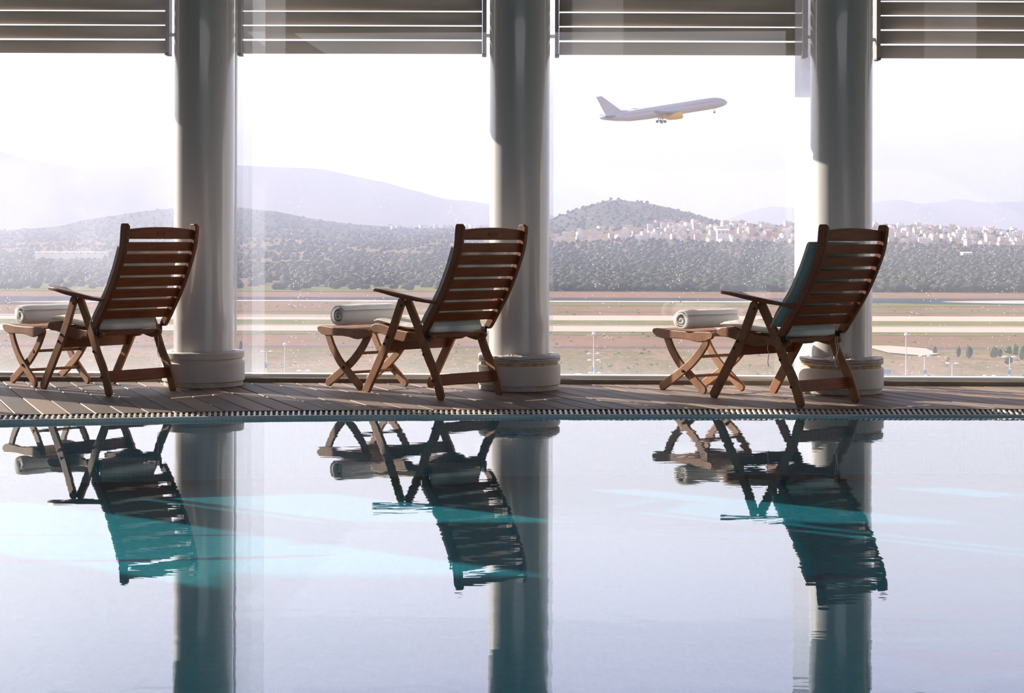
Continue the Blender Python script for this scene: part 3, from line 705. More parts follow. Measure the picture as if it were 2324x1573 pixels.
def towel(loc, ang, label, r=.072, ln=.50, seed=0, squash=.96, z0=.402):
    bm = bmesh.new(); nu, nl = 96, 26; turns = 3.6; rows = []
    for i in range(nu + 1):
        fi = i / nu; th = fi * turns * 2 * math.pi; rr = .012 + (r - .012) * fi
        row = []
        for j in range(nl + 1):
            fj = j / nl; x = (fj - .5) * ln
            x += .006 * math.sin(th * .5 + seed) * (1 if j in (0, nl) else 0) + (.5 - fj) * .010 * (1 - fi)
            e = 1 + .05 * noise.noise(Vector((fj * 3, th * .25, seed))) + .02 * noise.noise(Vector((fj * 9, th, seed + 4)))
            e *= 1 - .10 * (abs(2 * fj - 1) ** 8)
            zz = math.sin(th - 1.2) * rr * e * squash; yy = math.cos(th - 1.2) * rr * e * 1.08
            row.append(bm.verts.new((x, yy, max(zz, -r * squash * .93) + r * squash * .93)))
        rows.append(row)
    for A, B in zip(rows, rows[1:]):
        for j in range(nl): bm.faces.new((A[j], A[j + 1], B[j + 1], B[j]))
    o = obj('rolled_towel', bm, M['towel'], smooth=True)
    sd = o.modifiers.new('s', 'SOLIDIFY'); sd.thickness = .011; sd.offset = -1
    o.modifiers.new('b', 'SUBSURF').render_levels = 1
    o.location = (*loc, z0); o.rotation_euler = (0, 0, R(ang)); return tag(o, label, 'towel')
def local(loc, ang, u, v):
    a = R(ang); return (loc[0] + u * math.cos(a) + v * math.sin(a), loc[1] + u * math.sin(a) - v * math.cos(a))
st = [((-2.545, 10.158), 138.2, 1.045, .262, -5, False, 'leftmost chair'), ((-.453, 9.963), 133.1, 1.045, .262, 0, False, 'middle chair'), ((1.694, 9.599), 127.2, 1.115, .31, 0, True, 'rightmost chair')]
for k, (loc, ang, u, v, da, fl, nm) in enumerate(st):
    c = local(loc, ang, u, v)
    stool(c, ang + da, 'wooden folding footstool with crossed legs in front of the ' + nm, fl)
    tl = local(loc, ang, u + (.02, .04, .0)[k], v + (.02, .02, .03)[k])
    towel(tl, ang + da - 90 + (0, 1, 3)[k], 'white rolled towel lying on the footstool of the ' + nm, seed=k * 7.7, r=(.076, .084, .074)[k], ln=(.46, .48, .52)[k])

# ------------------------------------------------------------------ outside: ground, taxiways, hills
GZ = -31.0
def ground(name, cols, sc=.03, det=10):
    m, nt, out = mat(name); p = N(nt, 'ShaderNodeBsdfPrincipled'); p.inputs['Roughness'].default_value = 1; p.inputs['Specular IOR Level'].default_value = 0
    t = N(nt, 'ShaderNodeTexCoord'); mp = N(nt, 'ShaderNodeMapping'); mp.inputs['Scale'].default_value = (.7, .35, 1); nt.links.new(t.outputs['Object'], mp.inputs[0])
    n = N(nt, 'ShaderNodeTexNoise', inp={'Scale': sc, 'Detail': det, 'Roughness': .62}); nt.links.new(mp.outputs[0], n.inputs[0])
    n2 = N(nt, 'ShaderNodeTexNoise', inp={'Scale': sc * 14, 'Detail': 4}); nt.links.new(mp.outputs[0], n2.inputs[0])
    a = N(nt, 'ShaderNodeMath', op='MULTIPLY_ADD', inp={1: .35}); nt.links.new(n2.outputs[0], a.inputs[0]); s = N(nt, 'ShaderNodeMath', op='MULTIPLY', inp={1: .7}); nt.links.new(n.outputs[0], s.inputs[0]); nt.links.new(s.outputs[0], a.inputs[2])
    k = len(cols); r = ramp(nt, [(.36 + .3 * i / (k - 1), c) for i, c in enumerate(cols)]); nt.links.new(a.outputs[0], r.inputs[0])
    nt.links.new(r.outputs[0], p.inputs['Base Color']); nt.links.new(p.outputs[0], out.inputs[0]); return m
M['dry'] = ground('dry_grass_near', [(.09, .085, .03), (.22, .135, .085), (.12, .115, .04), (.25, .15, .10), (.17, .14, .065)], .05)
M['field'] = ground('dry_field', [(.17, .105, .07), (.235, .14, .098), (.20, .125, .085), (.15, .125, .06)], .015)
M['green'] = ground('green_verge', [(.11, .125, .045), (.18, .16, .075), (.14, .15, .055), (.22, .16, .11)], .03)
M['ditch'] = ground('dark_bank', [(.085, .06, .055), (.14, .095, .08), (.11, .08, .07)], .05)
M['concrete'] = ground('concrete_taxiway', [(.42, .32, .28), (.50, .39, .34), (.46, .35, .30)], .01)
M['asphalt'] = ground('dark_asphalt', [(.055, .05, .065), (.08, .072, .09)], .01)
M['white'] = simple('white_marking', (.6, .55, .52), .8)
M['scrub'] = ground('scrub_soil', [(.08, .075, .045), (.13, .11, .065), (.22, .145, .095), (.11, .095, .055)], .01)
M['vine'] = ground('vineyard_rows', [(.10, .115, .035), (.16, .16, .055), (.13, .135, .05)], .05)
M['hill'] = ground('scrub_hill', [(.045, .05, .035), (.10, .095, .065), (.06, .065, .045), (.15, .12, .085)], .02)
M['mountain'] = ground('bare_mountain', [(.14, .13, .12), (.22, .20, .17), (.17, .16, .14)], .0012)

# heights of the land: rows of (distance, picture-independent elevation slope) per bearing
def D2y(D, z): return 540 - (z - 1) / D * 3680
bear = [-700, 0, 130, 250, 390, 470, 540, 620, 750, 850, 950, 1110, 1250, 1310, 1385, 1450, 1520, 1600, 1640, 1720, 1800, 1900, 2000, 2100, 2200, 2324, 3000]
rows_y = {  # distance : apparent height row for each bearing
 950: [664] * 27,
 1500: [615] * 12 + [612] * 15,
 2000: [588, 590, 588, 588, 586, 586, 586, 586, 585, 584, 583, 581, 578, 578, 577, 577, 577, 577, 577, 578, 579, 580, 580, 580, 580, 580, 580],
 2400: [570, 572, 569, 568, 566, 565, 565, 564, 562, 561, 560, 557, 553, 548, 546, 545, 545, 546, 547, 548, 549, 550, 550, 552, 554, 556, 556],
 2850: [558, 560, 556, 552, 548, 546, 546, 546, 547, 548, 548, 543, 535, 524, 516, 513, 511, 511, 512, 512, 511, 510, 509, 511, 518, 526, 530],
 3600: [545, 545, 538, 526, 512, 510, 510, 514, 526, 532, 535, 530, 497, 471, 453, 458, 471, 492, 506, 520, 526, 528, 528, 528, 530, 532, 534],
 4600: [528, 528, 517, 492, 472, 470, 471, 479, 505, 515, 520, 518, 520, 522, 524, 524, 525, 528, 530, 530, 530, 531, 532, 532, 533, 534, 534],
 5600: [534] * 27,
}
DK = sorted(rows_y)
TZ = np.array([[1 - (y - 540) * D / 3680 for y in rows_y[D]] for D in DK])
def land(x, y):
    """elevation of the land at a place (x, y)"""
    D = max(y, 1.0); b = 1162 + x / D * 3680
    if D <= 950: return GZ
    col = [np.interp(b, bear, TZ[i]) for i in range(len(DK))]
    z = float(np.interp(D, DK, col)) if D < DK[-1] else float(col[-1])
    if D < 950 + 120: z = GZ + (z - GZ) * (D - 950) / 120
    k = min(1, max(0, (D - 2000) / 1500))
    z += k * (6 * noise.noise(Vector((x * .004, D * .003, 1))) + 3 * noise.noise(Vector((x * .012, D * .01, 2))))
    return z
def grid(name, xs_f, Ds, m, zf, kind='structure', smooth=True):
    bm = bmesh.new(); rows = []
    for D in Ds: rows.append([bm.verts.new((x, D, zf(x, D))) for x in xs_f(D)])
    for a, b in zip(rows, rows[1:]):
        for i in range(len(a) - 1): bm.faces.new((a[i], a[i + 1], b[i + 1], b[i]))
    o = obj(name, bm, m, kind=kind, smooth=smooth)
    if o.data.polygons[0].normal.z < 0: o.data.flip_normals()
    return o
fan = lambda n, a=-.52, b=.50: (lambda D: [D * (a + (b - a) * i / n) for i in range(n + 1)])
grid('ground_near', fan(8, -1.5, 1.5), [12, 60, 150, 300, 468.5], M['dry'], lambda x, y: GZ)
grid('ground_bank', fan(8, -.8, .8), [468.5, 480], M['ditch'], lambda x, y: GZ)
grid('ground_field', fan(8, -.8, .8), [480, 700, 955], M['field'], lambda x, y: GZ)
grid('ground_land', fan(150), list(np.linspace(955, 2400, 40)) + list(np.linspace(2430, 2900, 20)), M['scrub'], land)
grid('hill', fan(150), list(np.linspace(2900, 4700, 80)) + [5000, 5600, 14000], M['hill'], land)
# flat strips
def strip(name, D0, D1, m, x0=-460, x1=460, z=.12):
    bm = bmesh.new()
    bm.faces.new([bm.verts.new(p) for p in ((x0, D0, GZ + z), (x1, D0, GZ + z), (x1, D1, GZ + z), (x0, D1, GZ + z))]); return obj(name, bm, m, kind='structure')
strip('taxiway_near', 553, 594, M['concrete']); strip('taxiway_line', 588, 590, M['field'], z=.18)
strip('verge_edge', 535, 551, M['green'], z=.08)
strip('verge', 594, 629, M['green']); strip('taxiway_middle', 629, 668, M['concrete']); strip('taxiway_line', 655, 658, M['asphalt'], -460, -20, z=.18)
strip('verge_far', 764, 806, M['green'], -20, 460); strip('verge_mid', 700, 716, M['green'], -460, 460, z=.08)
strip('runway_edge', 812, 824, M['white']); strip('runway', 824, 868, M['asphalt']); strip('vineyard', 955, 1085, M['vine'], -520, -25, z=.25)
# widening of the runway with pale islands at both ends
bm = bmesh.new()
def poly(bm, pts, z): bm.faces.new([bm.verts.new((x, y, GZ + z)) for x, y in pts])
poly(bm, [(-460, 765), (-235, 765), (-170, 812), (-130, 826), (-460, 826)], .2); obj('runway_turning', bm, M['asphalt'], kind='structure')
bm = bmesh.new(); poly(bm, smooth_loop([(-245, 790), (-225, 783), (-180, 788), (-150, 800), (-175, 806), (-215, 802)], 3), .3); obj('runway_island', bm, M['concrete'], kind='structure')
bm = bmesh.new(); poly(bm, [(460, 760), (300, 772), (215, 790), (150, 826), (460, 826)], .2); obj('runway_turning', bm, M['asphalt'], kind='structure')
bm = bmesh.new(); poly(bm, smooth_loop([(218, 815), (245, 798), (300, 790), (420, 786), (460, 850), (330, 850), (260, 838), (225, 826)], 3), .3); obj('runway_island', bm, M['concrete'], kind='structure')
bm = bmesh.new(); poly(bm, smooth_loop([(262, 815), (300, 803), (420, 800), (440, 830), (330, 834), (280, 826)], 3), .4); obj('island_verge', bm, M['green'], kind='structure')
bm = bmesh.new(); poly(bm, [(112, 482), (120, 470), (118, 448), (112, 441), (105, 452), (104, 482)], .3); obj('paved_slope', bm, M['concrete'], kind='structure')
# field track lines on the near land
# far mountains
def ridge(name, pts, D, depth, m, base=-60, amp=1, n=150):
    xs_ = np.linspace(pts[0][0], pts[-1][0], n); ys_ = np.interp(xs_, [p[0] for p in pts], [p[1] for p in pts])
    ker = np.hanning(9); ker /= ker.sum(); ys_ = np.convolve(np.pad(ys_, 4, mode='edge'), ker, 'valid')
    bm = bmesh.new(); rows = []
    for f in (-1, -.8, -.6, -.42, -.27, -.14, 0, .15, .4, 1):
        row = []
        for bx, yy in zip(xs_, ys_):
            zt = 1 - (yy - 540) * D / 3680; x = (bx - 1162) / 3680 * D; y = D + f * depth
            h = (1 - abs(f)) ** 1.15
            nz = noise.noise(Vector((x * .0011, y * .0011, 3))) * .28 + noise.noise(Vector((x * .004, y * .004, 5))) * .08
            z = base + (zt - base) * h * (1 + nz * (1 - h) * 1.3) + (0 if f else amp * 10 * noise.noise(Vector((x * .006, 1, 7))))
            row.append(bm.verts.new((x, y, z)))
        rows.append(row)
    for a, b in zip(rows, rows[1:]):
        for i in range(n - 1): bm.faces.new((a[i], a[i + 1], b[i + 1], b[i]))
    o = obj(name, bm, m, kind='structure', smooth=True)
    if sum(p.normal.z for p in o.data.polygons) < 0: o.data.flip_normals()
    return o
ridge('mountain', [(-900, 300), (-300, 310), (-100, 318), (0, 345), (50, 366), (110, 372), (150, 376), (200, 388), (240, 381), (290, 383), (350, 379), (390, 378), (460, 373), (540, 375), (590, 380), (640, 382), (680, 380), (740, 386), (800, 400), (850, 410), (900, 423), (950, 434), (1000, 450), (1060, 458), (1110, 463), (1200, 475), (1260, 492), (1330, 515), (1400, 530)], 9500, 3200, M['mountain'])
ridge('mountain', [(1560, 530), (1600, 512), (1640, 499), (1680, 484), (1730, 470), (1780, 468), (1840, 474), (1900, 476), (1950, 468), (1990, 457), (2030, 450), (2060, 453), (2090, 462), (2130, 456), (2180, 450), (2220, 454), (2270, 458), (2324, 452), (2500, 445), (3000, 450)], 13000, 3200, M['mountain'])

# ------------------------------------------------------------------ trees
def foliage(name, a, b):
    m, nt, out = mat(name); p = N(nt, 'ShaderNodeBsdfPrincipled'); p.inputs['Roughness'].default_value = .9; p.inputs['Specular IOR Level'].default_value = .1
    t = N(nt, 'ShaderNodeTexCoord'); n = N(nt, 'ShaderNodeTexNoise', inp={'Scale': .35, 'Detail': 5}); nt.links.new(t.outputs['Object'], n.inputs[0])
    r = ramp(nt, [(.35, a), (.65, b)]); nt.links.new(n.outputs[0], r.inputs[0]); nt.links.new(r.outputs[0], p.inputs['Base Color']); nt.links.new(p.outputs[0], out.inputs[0]); return m
M['olive'] = foliage('olive_leaves', (.018, .024, .018), (.075, .08, .055))
M['pine'] = foliage('pine_leaves', (.02, .035, .015), (.05, .08, .035))
M['bush'] = foliage('bush_leaves', (.05, .075, .02), (.12, .15, .05))
M['lime'] = foliage('lime_leaves', (.16, .20, .03), (.30, .34, .07))
M['bark'] = simple('bark', (.14, .10, .07), .9)
def blob(sub, seed, sx=1, sz=.75, rough=.28):
    bm = bmesh.new(); bmesh.ops.create_icosphere(bm, subdivisions=sub, radius=1)
    for v in bm.verts:
        d = v.co.normalized(); q = 1 + rough * noise.noise(d * 1.7 + Vector((seed, 0, 0))) * 2 + rough * .6 * noise.noise(d * 4 + Vector((0, seed, 0)))
        v.co = Vector((d.x * q * sx, d.y * q * sx, d.z * q * sz))
    return bm
def tree_mesh(seed, tall=False, m='olive', lobes=4):
    bm = bmesh.new()
    tmp = bpy.data.meshes.new('t')
    for k in range(lobes):
        b = blob(2, seed + k * 3.7, 1, 1.5 if tall else .8, .3); b.to_mesh(tmp); b.free()
        n0 = len(bm.verts); bm.from_mesh(tmp); bm.verts.ensure_lookup_table()
        a = k * 2.4 + seed; rr = 0 if k == 0 else (.35 if tall else .62); sc = 1.0 if k == 0 else random.uniform(.5, .75)
        for v in bm.verts[n0:]: v.co = v.co * sc + Vector((rr * math.cos(a), rr * math.sin(a), (1.5 if tall else .95) + (0 if k == 0 else random.uniform(-.35, .35))))
    for f in bm.faces: f.smooth = True
    nf = len(bm.faces)
    tube(bm, [(0, 0, -.4), (.03, 0, .25), (0, .03, .8)], [.14, .1, .06], 6)
    bm.faces.ensure_lookup_table()
    for f in bm.faces[nf:]: f.material_index = 1
    me = bpy.data.meshes.new('tree'); bm.to_mesh(me); bm.free(); bpy.data.meshes.remove(tmp)
    me.materials.append(M[m]); me.materials.append(M['bark']); return me
placed = []                                  # house plots, kept clear of trees
hr = random.Random(3)
for _ in range(20000):
    if len(placed) >= 285: break
    b = hr.choice([hr.uniform(1385, 1838), hr.uniform(1985, 2335), hr.uniform(1985, 2335), hr.uniform(1460, 1838)])
    if hr.random() < .04: b = hr.uniform(1262, 1385)
    D = hr.uniform(2390, 2900)
    if b < 1480 and D > 2700 and hr.random() < .7: continue
    x = (b - 1162) / 3680 * D
    if any(abs(x - p) < 14 and abs(D - q) < 16 for p, q in placed): continue
    placed.append((x, D))
halls = [((163 - 1162) / 3680 * 1900, 1900, 48), ((2193 - 1162) / 3680 * 1950, 1950, 14), ((1640 - 1162) / 3680 * 2380, 2380, 18)]
def clear(x, y):
    return not (y > 1850 and (any(abs(x - a) < w and abs(y - b) < 16 for a, b, w in halls) or (y > 2370 and y < 2920 and any(abs(x - a) < 11.5 and abs(y - b) < 11.5 for a, b in placed))))
PROT = [tree_mesh(1.3), tree_mesh(5.1), tree_mesh(9.9), tree_mesh(14.2)]
def density(x, D):
    b = 1162 + x / D * 3680; g = noise.noise(Vector((x * .006, D * .004, 9))) + .5 * noise.noise(Vector((x * .02, D * .013, 4)))
    if b < 1180:     # left: open olive groves and clearings
        band = .5 + .5 * math.sin(D * .012 + x * .002)
        lim = -.10 + .25 * band
        if D < 1085: return .22 if math.sin(D * .14) > .2 else .04
        if D > 2600: return .8 if g > -.15 else .3
        return 1.0 if g > lim - .15 else .12
    if 1255 < b < 1420 and 2350 < D < 2700 and g > -.2: return .08
    if D > 2380 and D < 2950: return .38
    if D > 2950: return .8
    if b > 1980 and 1000 < D < 1100: return .5
    return 1.0 if g > -.55 else .25
cand = []
D = 975.0
while D < 4500:
    sp = 6.2 + (D - 950) * .0075; half = D * .5; x = -half
    while x < half * .96:
        xx, yy = x + random.uniform(-.5, .5) * sp, D + random.uniform(-.5, .5) * sp
        b = 1162 + xx / yy * 3680
        if -260 < b < 2600 and random.random() < density(xx, yy) and clear(xx, yy): cand.append((xx, yy))
        x += sp
    D += sp * (1.0 if D < 1500 else 1.3 if D < 2400 else 1.5)
PXN = [p[0] for p in PX]
def seen(x, y):
    b = 1162 + x / y * 3680
    return 0 < b < 2324 and not any(abs(b - c) < 78 for c in (461, 1181, 1911)) and not (230 < b < 400 or 1010 < b < 1110 or 1800 < b < 1840)
vis = [c for c in cand if seen(*c)]; vis.sort(key=lambda c: c[1]); near = set(vis[:300])
for k, (x, y) in enumerate(vis[:300]):
    o = bpy.data.objects.new('olive_tree', PROT[k % 4]); COL.objects.link(o)
    s = random.uniform(2.4, 3.6); o.location = (x, y, land(x, y) - .3); o.scale = (s, s, s * random.uniform(.8, 1.05)); o.rotation_euler = (0, 0, random.uniform(0, 6.28))
    tag(o, 'small dark green tree in the front of the grove beyond the runway', 'tree', 'trees along the front of the grove')
def stuff_mesh(name, places, sub, size, m, label, cat):
    protos = []
    for k in range(6):
        b = blob(sub, k * 4.4, 1, .85, .32); me = bpy.data.meshes.new('t'); b.to_mesh(me); b.free()
        V = np.empty(len(me.vertices) * 3, dtype=np.float32); me.vertices.foreach_get('co', V); F = np.array([list(p.vertices) for p in me.polygons]); protos.append((V.reshape(-1, 3), F)); bpy.data.meshes.remove(me)
    Vs, Fs, off = [], [], 0
    for i, (x, y) in enumerate(places):
        V, F = protos[i % 6]; a = random.uniform(0, 6.28); s = size(y); c, d = math.cos(a) * s, math.sin(a) * s
        P = np.empty_like(V); P[:, 0] = V[:, 0] * c - V[:, 1] * d + x; P[:, 1] = V[:, 0] * d + V[:, 1] * c + y; P[:, 2] = V[:, 2] * s * random.uniform(.8, 1.1) + land(x, y) + s * .55
        Vs.append(P); Fs.append(F + off); off += len(V)
    V = np.concatenate(Vs); F = np.concatenate(Fs); me = bpy.data.meshes.new(name)
    me.vertices.add(len(V)); me.vertices.foreach_set('co', V.ravel()); me.loops.add(F.size); me.loops.foreach_set('vertex_index', F.ravel().astype(np.int32))
    me.polygons.add(len(F)); me.polygons.foreach_set('loop_start', np.arange(0, F.size, 3, dtype=np.int32)); me.polygons.foreach_set('use_smooth', np.ones(len(F), dtype=bool)); me.update(); me.validate()
    return tag(obj(name, me, m, kind='stuff'), label, cat)
rest = [c for c in cand if c not in near]
print('TREES', len(cand))
stuff_mesh('grove', [c for c in rest if c[1] < 1700], 2, lambda y: random.uniform(2.3, 3.9), M['olive'], 'dense dark green grove of olive trees spreading towards the hills', 'trees')
stuff_mesh('far_woodland', [c for c in rest if c[1] >= 1700], 1, lambda y: random.uniform(2.4, 4.2) * (1 + (y - 1700) * .0001), M['olive'], 'dusky woodland on the far slopes round the hillside town', 'trees')
# shrubs on the near land, right
sh = [(2122, 783, 801, 'dark shrub, leftmost on the dry land right of the third pillar', 'pine', 13), (2176, 782, 808, 'narrow dark shrub near the middle of the right window', 'pine', 14), (2200, 783, 812, 'dark shrub pair partner, widest in the middle of the right window', 'pine', 20),
      (2151, 805, 818, 'small bright yellow green bush on the dry land', 'lime', 12), (2256, 783, 811, 'bushy green shrub right of the dark middle ones', 'bush', 24), (2270, 788, 806, 'low dark shrub leaning against the bushy green one', 'pine', 14), (2290, 782, 800, 'green shrub behind the twin head lamp', 'bush', 26),
      (2304, 777, 802, 'tall rounded green shrub near the right edge', 'bush', 20), (2290, 805, 825, 'dark low shrub below the twin head lamp', 'pine', 22), (2320, 780, 815, 'green shrub cut by the right edge of the picture', 'bush', 22),
      (547, 775, 798, 'lone dark shrub seen just right of the first pillar', 'pine', 9)]
for i, (bx, y0, y1, lab, m, wpx) in enumerate(sh):
    D = 117760 / (y1 - 540); x = (bx - 1162) / 3680 * D; h = (y1 - y0) / 3680 * D; me = tree_mesh(20 + i * 2.3, tall=h / (wpx / 3680 * D) > 1.2, m=m, lobes=6)
    o = bpy.data.objects.new('shrub', me); COL.objects.link(o); zs = [v.co.z for v in me.vertices]; sx = wpx / 3680 * D / 2.9
    o.scale = (sx, sx, h / max(zs)); o.location = (x, D, GZ); tag(o, lab, 'shrub')
# small tufts
bm = bmesh.new(); tuf = []
for _ in range(420):
    D = random.choice([random.uniform(357, 470), random.uniform(480, 550), random.uniform(670, 815)]); x = random.uniform(-.36, .36) * D
    tuf.append((x, D))
tmp = bpy.data.meshes.new('t'); b = blob(1, 3.3, 1, .6, .4); b.to_mesh(tmp); b.free()
for x, D in tuf:
    n0 = len(bm.verts); bm.from_mesh(tmp); bm.verts.ensure_lookup_table(); s = random.uniform(.25, .8)
    for v in bm.verts[n0:]: v.co = v.co * s + Vector((x, D, GZ))
tag(obj('grass_tufts', bm, M['bush'], kind='stuff'), 'scattered low tufts of dry grass on the airfield', 'grass')

# ------------------------------------------------------------------ hillside town
M['h_white'] = simple('house_white', (.66, .62, .58), .8); M['h_cream'] = simple('house_cream', (.58, .46, .37), .8); M['h_pink'] = simple('house_pink', (.45, .29, .25), .8)
M['roof'] = simple('roof_tiles', (.32, .13, .09), .8); M['win'] = simple('dark_window', (.10, .10, .12), .4)
def house_mesh(wall, roof, floors, w, d, seed):
    rr = random.Random(seed); bm = bmesh.new(); h = floors * 3.0
    box(bm, -w / 2, w / 2, -d / 2, d / 2, -3, h); w2 = w * rr.uniform(.35, .6); s = rr.choice((-1, 1))
    if roof != 'flat':
        P = [bm.verts.new(p) for p in ((-w / 2 - .4, -d / 2 - .4, h), (w / 2 + .4, -d / 2 - .4, h), (w / 2 + .4, d / 2 + .4, h), (-w / 2 - .4, d / 2 + .4, h), (-w / 4, 0, h + 2), (w / 4, 0, h + 2))]
        for f in ((0, 1, 5, 4), (1, 2, 5), (2, 3, 4, 5), (3, 0, 4)): bm.faces.new([P[i] for i in f]).material_index = 1
    else: box(bm, s * w / 4 - w2 / 2, s * w / 4 + w2 / 2, -d / 4, d / 3, h, h + 2.2); box(bm, -w / 2, w / 2, -d / 2, -d / 2 + .25, h, h + .7)
    for fl in range(floors):
        z = fl * 3.0; box(bm, -w * .46, w * .2, -d / 2 - 1.1, -d / 2, z + .05, z + .2); box(bm, -w * .46, w * .2, -d / 2 - 1.15, -d / 2 - 1.05, z + .1, z + .9)
        n = max(2, int(w / 3))
        for k in range(n):
            x = -w / 2 + (k + .5) * w / n; box(bm, x - .6, x + .6, -d / 2 - .04, -d / 2 + .1, z + 1.0, z + 2.4, 2)
        for k in range(2):
            y = -d / 4 + k * d / 2; box(bm, -w / 2 - .04, -w / 2 + .1, y - .6, y + .6, z + 1.0, z + 2.4, 2); box(bm, w / 2 - .1, w / 2 + .04, y - .6, y + .6, z + 1, z + 2.4, 2)
    me = bpy.data.meshes.new('house'); bm.to_mesh(me); bm.free()
    for m in (wall, M['roof'], M['win']): me.materials.append(m)
    return me
HP = [(house_mesh(M['h_white'], 'flat', 2, 9, 8, 1), 'white flat roofed house in the hillside town'), (house_mesh(M['h_white'], 'flat', 3, 11, 9, 2), 'white three storey block with balconies in the hillside town'),
      (house_mesh(M['h_cream'], 'flat', 3, 10, 9, 3), 'cream three storey block in the hillside town'), (house_mesh(M['h_cream'], 'tile', 2, 10, 8, 4), 'cream house with a red tiled roof in the hillside town'),
      (house_mesh(M['h_white'], 'tile', 2, 9, 8, 5), 'white house with a red tiled roof in the hillside town'), (house_mesh(M['h_pink'], 'flat', 3, 12, 9, 6), 'dusky pink block in the hillside town')]
def house(x, y, k, dz=0, sc=1):
    me, lab = HP[k]; o = bpy.data.objects.new('house', me); COL.objects.link(o); o.location = (x, y, land(x, y) + dz); o.rotation_euler = (0, 0, random.uniform(-.7, .7)); o.scale = (sc, sc, sc)
    tag(o, lab, 'house', 'houses of the hillside town, ' + ('white flat roofed', 'white three storey', 'cream three storey', 'cream red roofed', 'white red roofed', 'dusky pink')[k])
for x, D in placed: house(x, D, random.choice([0, 0, 1, 1, 2, 3, 4, 5, 0]), sc=random.uniform(.6, 1.0))
for k in range(26):
    b = random.uniform(880, 1108); D = random.uniform(4250, 4600); x = (b - 1162) / 3680 * D; me, lab = HP[k % 2]
    o = bpy.data.objects.new('house', me); COL.objects.link(o); o.location = (x, D, land(x, D)); o.rotation_euler = (0, 0, random.uniform(-.7, .7)); tag(o, 'tiny white house of the faint village far behind the middle chair', 'house', 'houses of the faint far village')
# large pale buildings that stand alone
def hall(name, bx, y, wpx, hpx, D, m, lab):
    x = (bx - 1162) / 3680 * D; w = wpx / 3680 * D; h = hpx / 3680 * D; z = land(x, D); bm = bmesh.new(); zt = 1 - (y - 540) / 3680 * D
    z = min(z, zt - h); box(bm, -w / 2, w / 2, -6, 6, z - zt + h - 1, 0)
    P = [bm.verts.new(p) for p in ((-w / 2 - 1, -7, 0), (w / 2 + 1, -7, 0), (w / 2 + 1, 7, 0), (-w / 2 - 1, 7, 0), (-w / 2 - 1, 0, h * .25), (w / 2 + 1, 0, h * .25))]
    for f in ((0, 1, 5, 4), (2, 3, 4, 5), (1, 2, 5), (3, 0, 4)): bm.faces.new([P[i] for i in f])
    n = max(3, int(w / 8))
    for k in range(n): xx = -w / 2 + (k + .5) * w / n; box(bm, xx - 1, xx + 1, -6.1, -5.9, -h * .7, -h * .3, 1)
    o = obj(name, bm, [m, M['win']]); o.location = (x, D, zt); return tag(o, lab, 'building')
hall('greenhouse', 163, 575, 160, 4, 1900, M['h_white'], 'long low white greenhouse roof in the grove seen left of the leftmost chair')
hall('warehouse', 2193, 571, 20, 8, 1950, M['h_white'], 'small white shed with a mast in the woodland of the right window')
hall('school_building', 1640, 521, 26, 10, 2380, M['h_white'], 'long flat white building in front of the town under the hill')
# ------------------------------------------------------------------ things on the near airfield
M['post'] = simple('galvanised_post', (.60, .60, .62), .5, .2); M['lamp'] = simple('lamp_head', (.82, .82, .84), .4); M['bluesign'] = simple('blue_sign_paint', (.12, .22, .50), .5)
def at(bx, y): D = 117760 / (y - 540); return (bx - 1162) / 3680 * D, D
def lamp(bx, ytop, D, label, twin=True, group=None):
    x = (bx - 1162) / 3680 * D; zt = 1 - (ytop - 540) / 3680 * D; t = empty('street_lamp', (x, D, GZ), 0, label, 'street lamp', group); h = zt - GZ
    bm = bmesh.new(); tube(bm, [(0, 0, 0), (0, 0, h)], [.14, .08], 8); obj('pole', bm, M['post'], t)
    if twin:
        bm = bmesh.new(); tube(bm, [(-.7, 0, h - .1), (0, 0, h - .05), (.7, 0, h - .1)], .05, 6); obj('arm', bm, M['post'], t)
        for s_ in (-1, 1):
            b = blob(2, 1, 1, .3, 0)
            for v in b.verts: v.co = Vector((v.co.x * .55 + s_ * 1.0, v.co.y * .4, v.co.z * .7 + h))
            obj('lamp_head', b, M['lamp'], t, smooth=True)
    else:
        b = blob(2, 1, 1, .6, 0)
        for v in b.verts: v.co = Vector((v.co.x * .45, v.co.y * .45, v.co.z * .7 + h))
        obj('lamp_head', b, M['lamp'], t, smooth=True)
lamp(2057, 757, 372, 'tall thin lamp post with one small head, right of the third pillar', False)
lamp(2099, 806, 385, 'twin headed lamp between the tall thin post and the yellow bush')
lamp(2162, 822, 370, 'twin headed lamp just below the yellow green bush')
lamp(2292, 807, 365, 'twin headed lamp in front of the rightmost shrubs')
lamp(2247, 850, 352, 'low twin headed lamp by the sill in the right window')
lamp(1348, 757, 372, 'tall single headed lamp post in the window under the airplane', False)
lamp(1348, 802, 378, 'highest of the three twin headed lamps in a row under the airplane')
lamp(1349, 817, 366, 'middle of the three twin headed lamps in a row under the airplane')
lamp(1351, 846, 357, 'lowest of the three twin headed lamps in a row under the airplane')
lamp(647, 783, 380, 'thin lamp post with one small head, right of the first pillar', False)
lamp(606, 799, 384, 'twin headed lamp right of the first pillar')
lamp(690, 843, 358, 'low twin headed lamp left of the middle footstool')
def sign(bx, y, D, w, h, label):
    x = (bx - 1162) / 3680 * D; z = 1 - (y - 540) / 3680 * D; t = empty('road_sign', (x, D, GZ), 0, label, 'road sign')
    bm = bmesh.new(); tube(bm, [(0, .1, 0), (0, .1, z - GZ + h / 2)], .07, 8); obj('post', bm, M['post'], t); obj('panel', boxm(-w / 2, w / 2, -.05, .05, z - GZ - h / 2, z - GZ + h / 2), M['bluesign'], t)
sign(2013, 842, 352, 1.9, 1.0, 'blue sign board beside the third pillar pedestal'); sign(2100, 842, 356, .8, .8, 'small blue sign near the sill under the right window lamps')
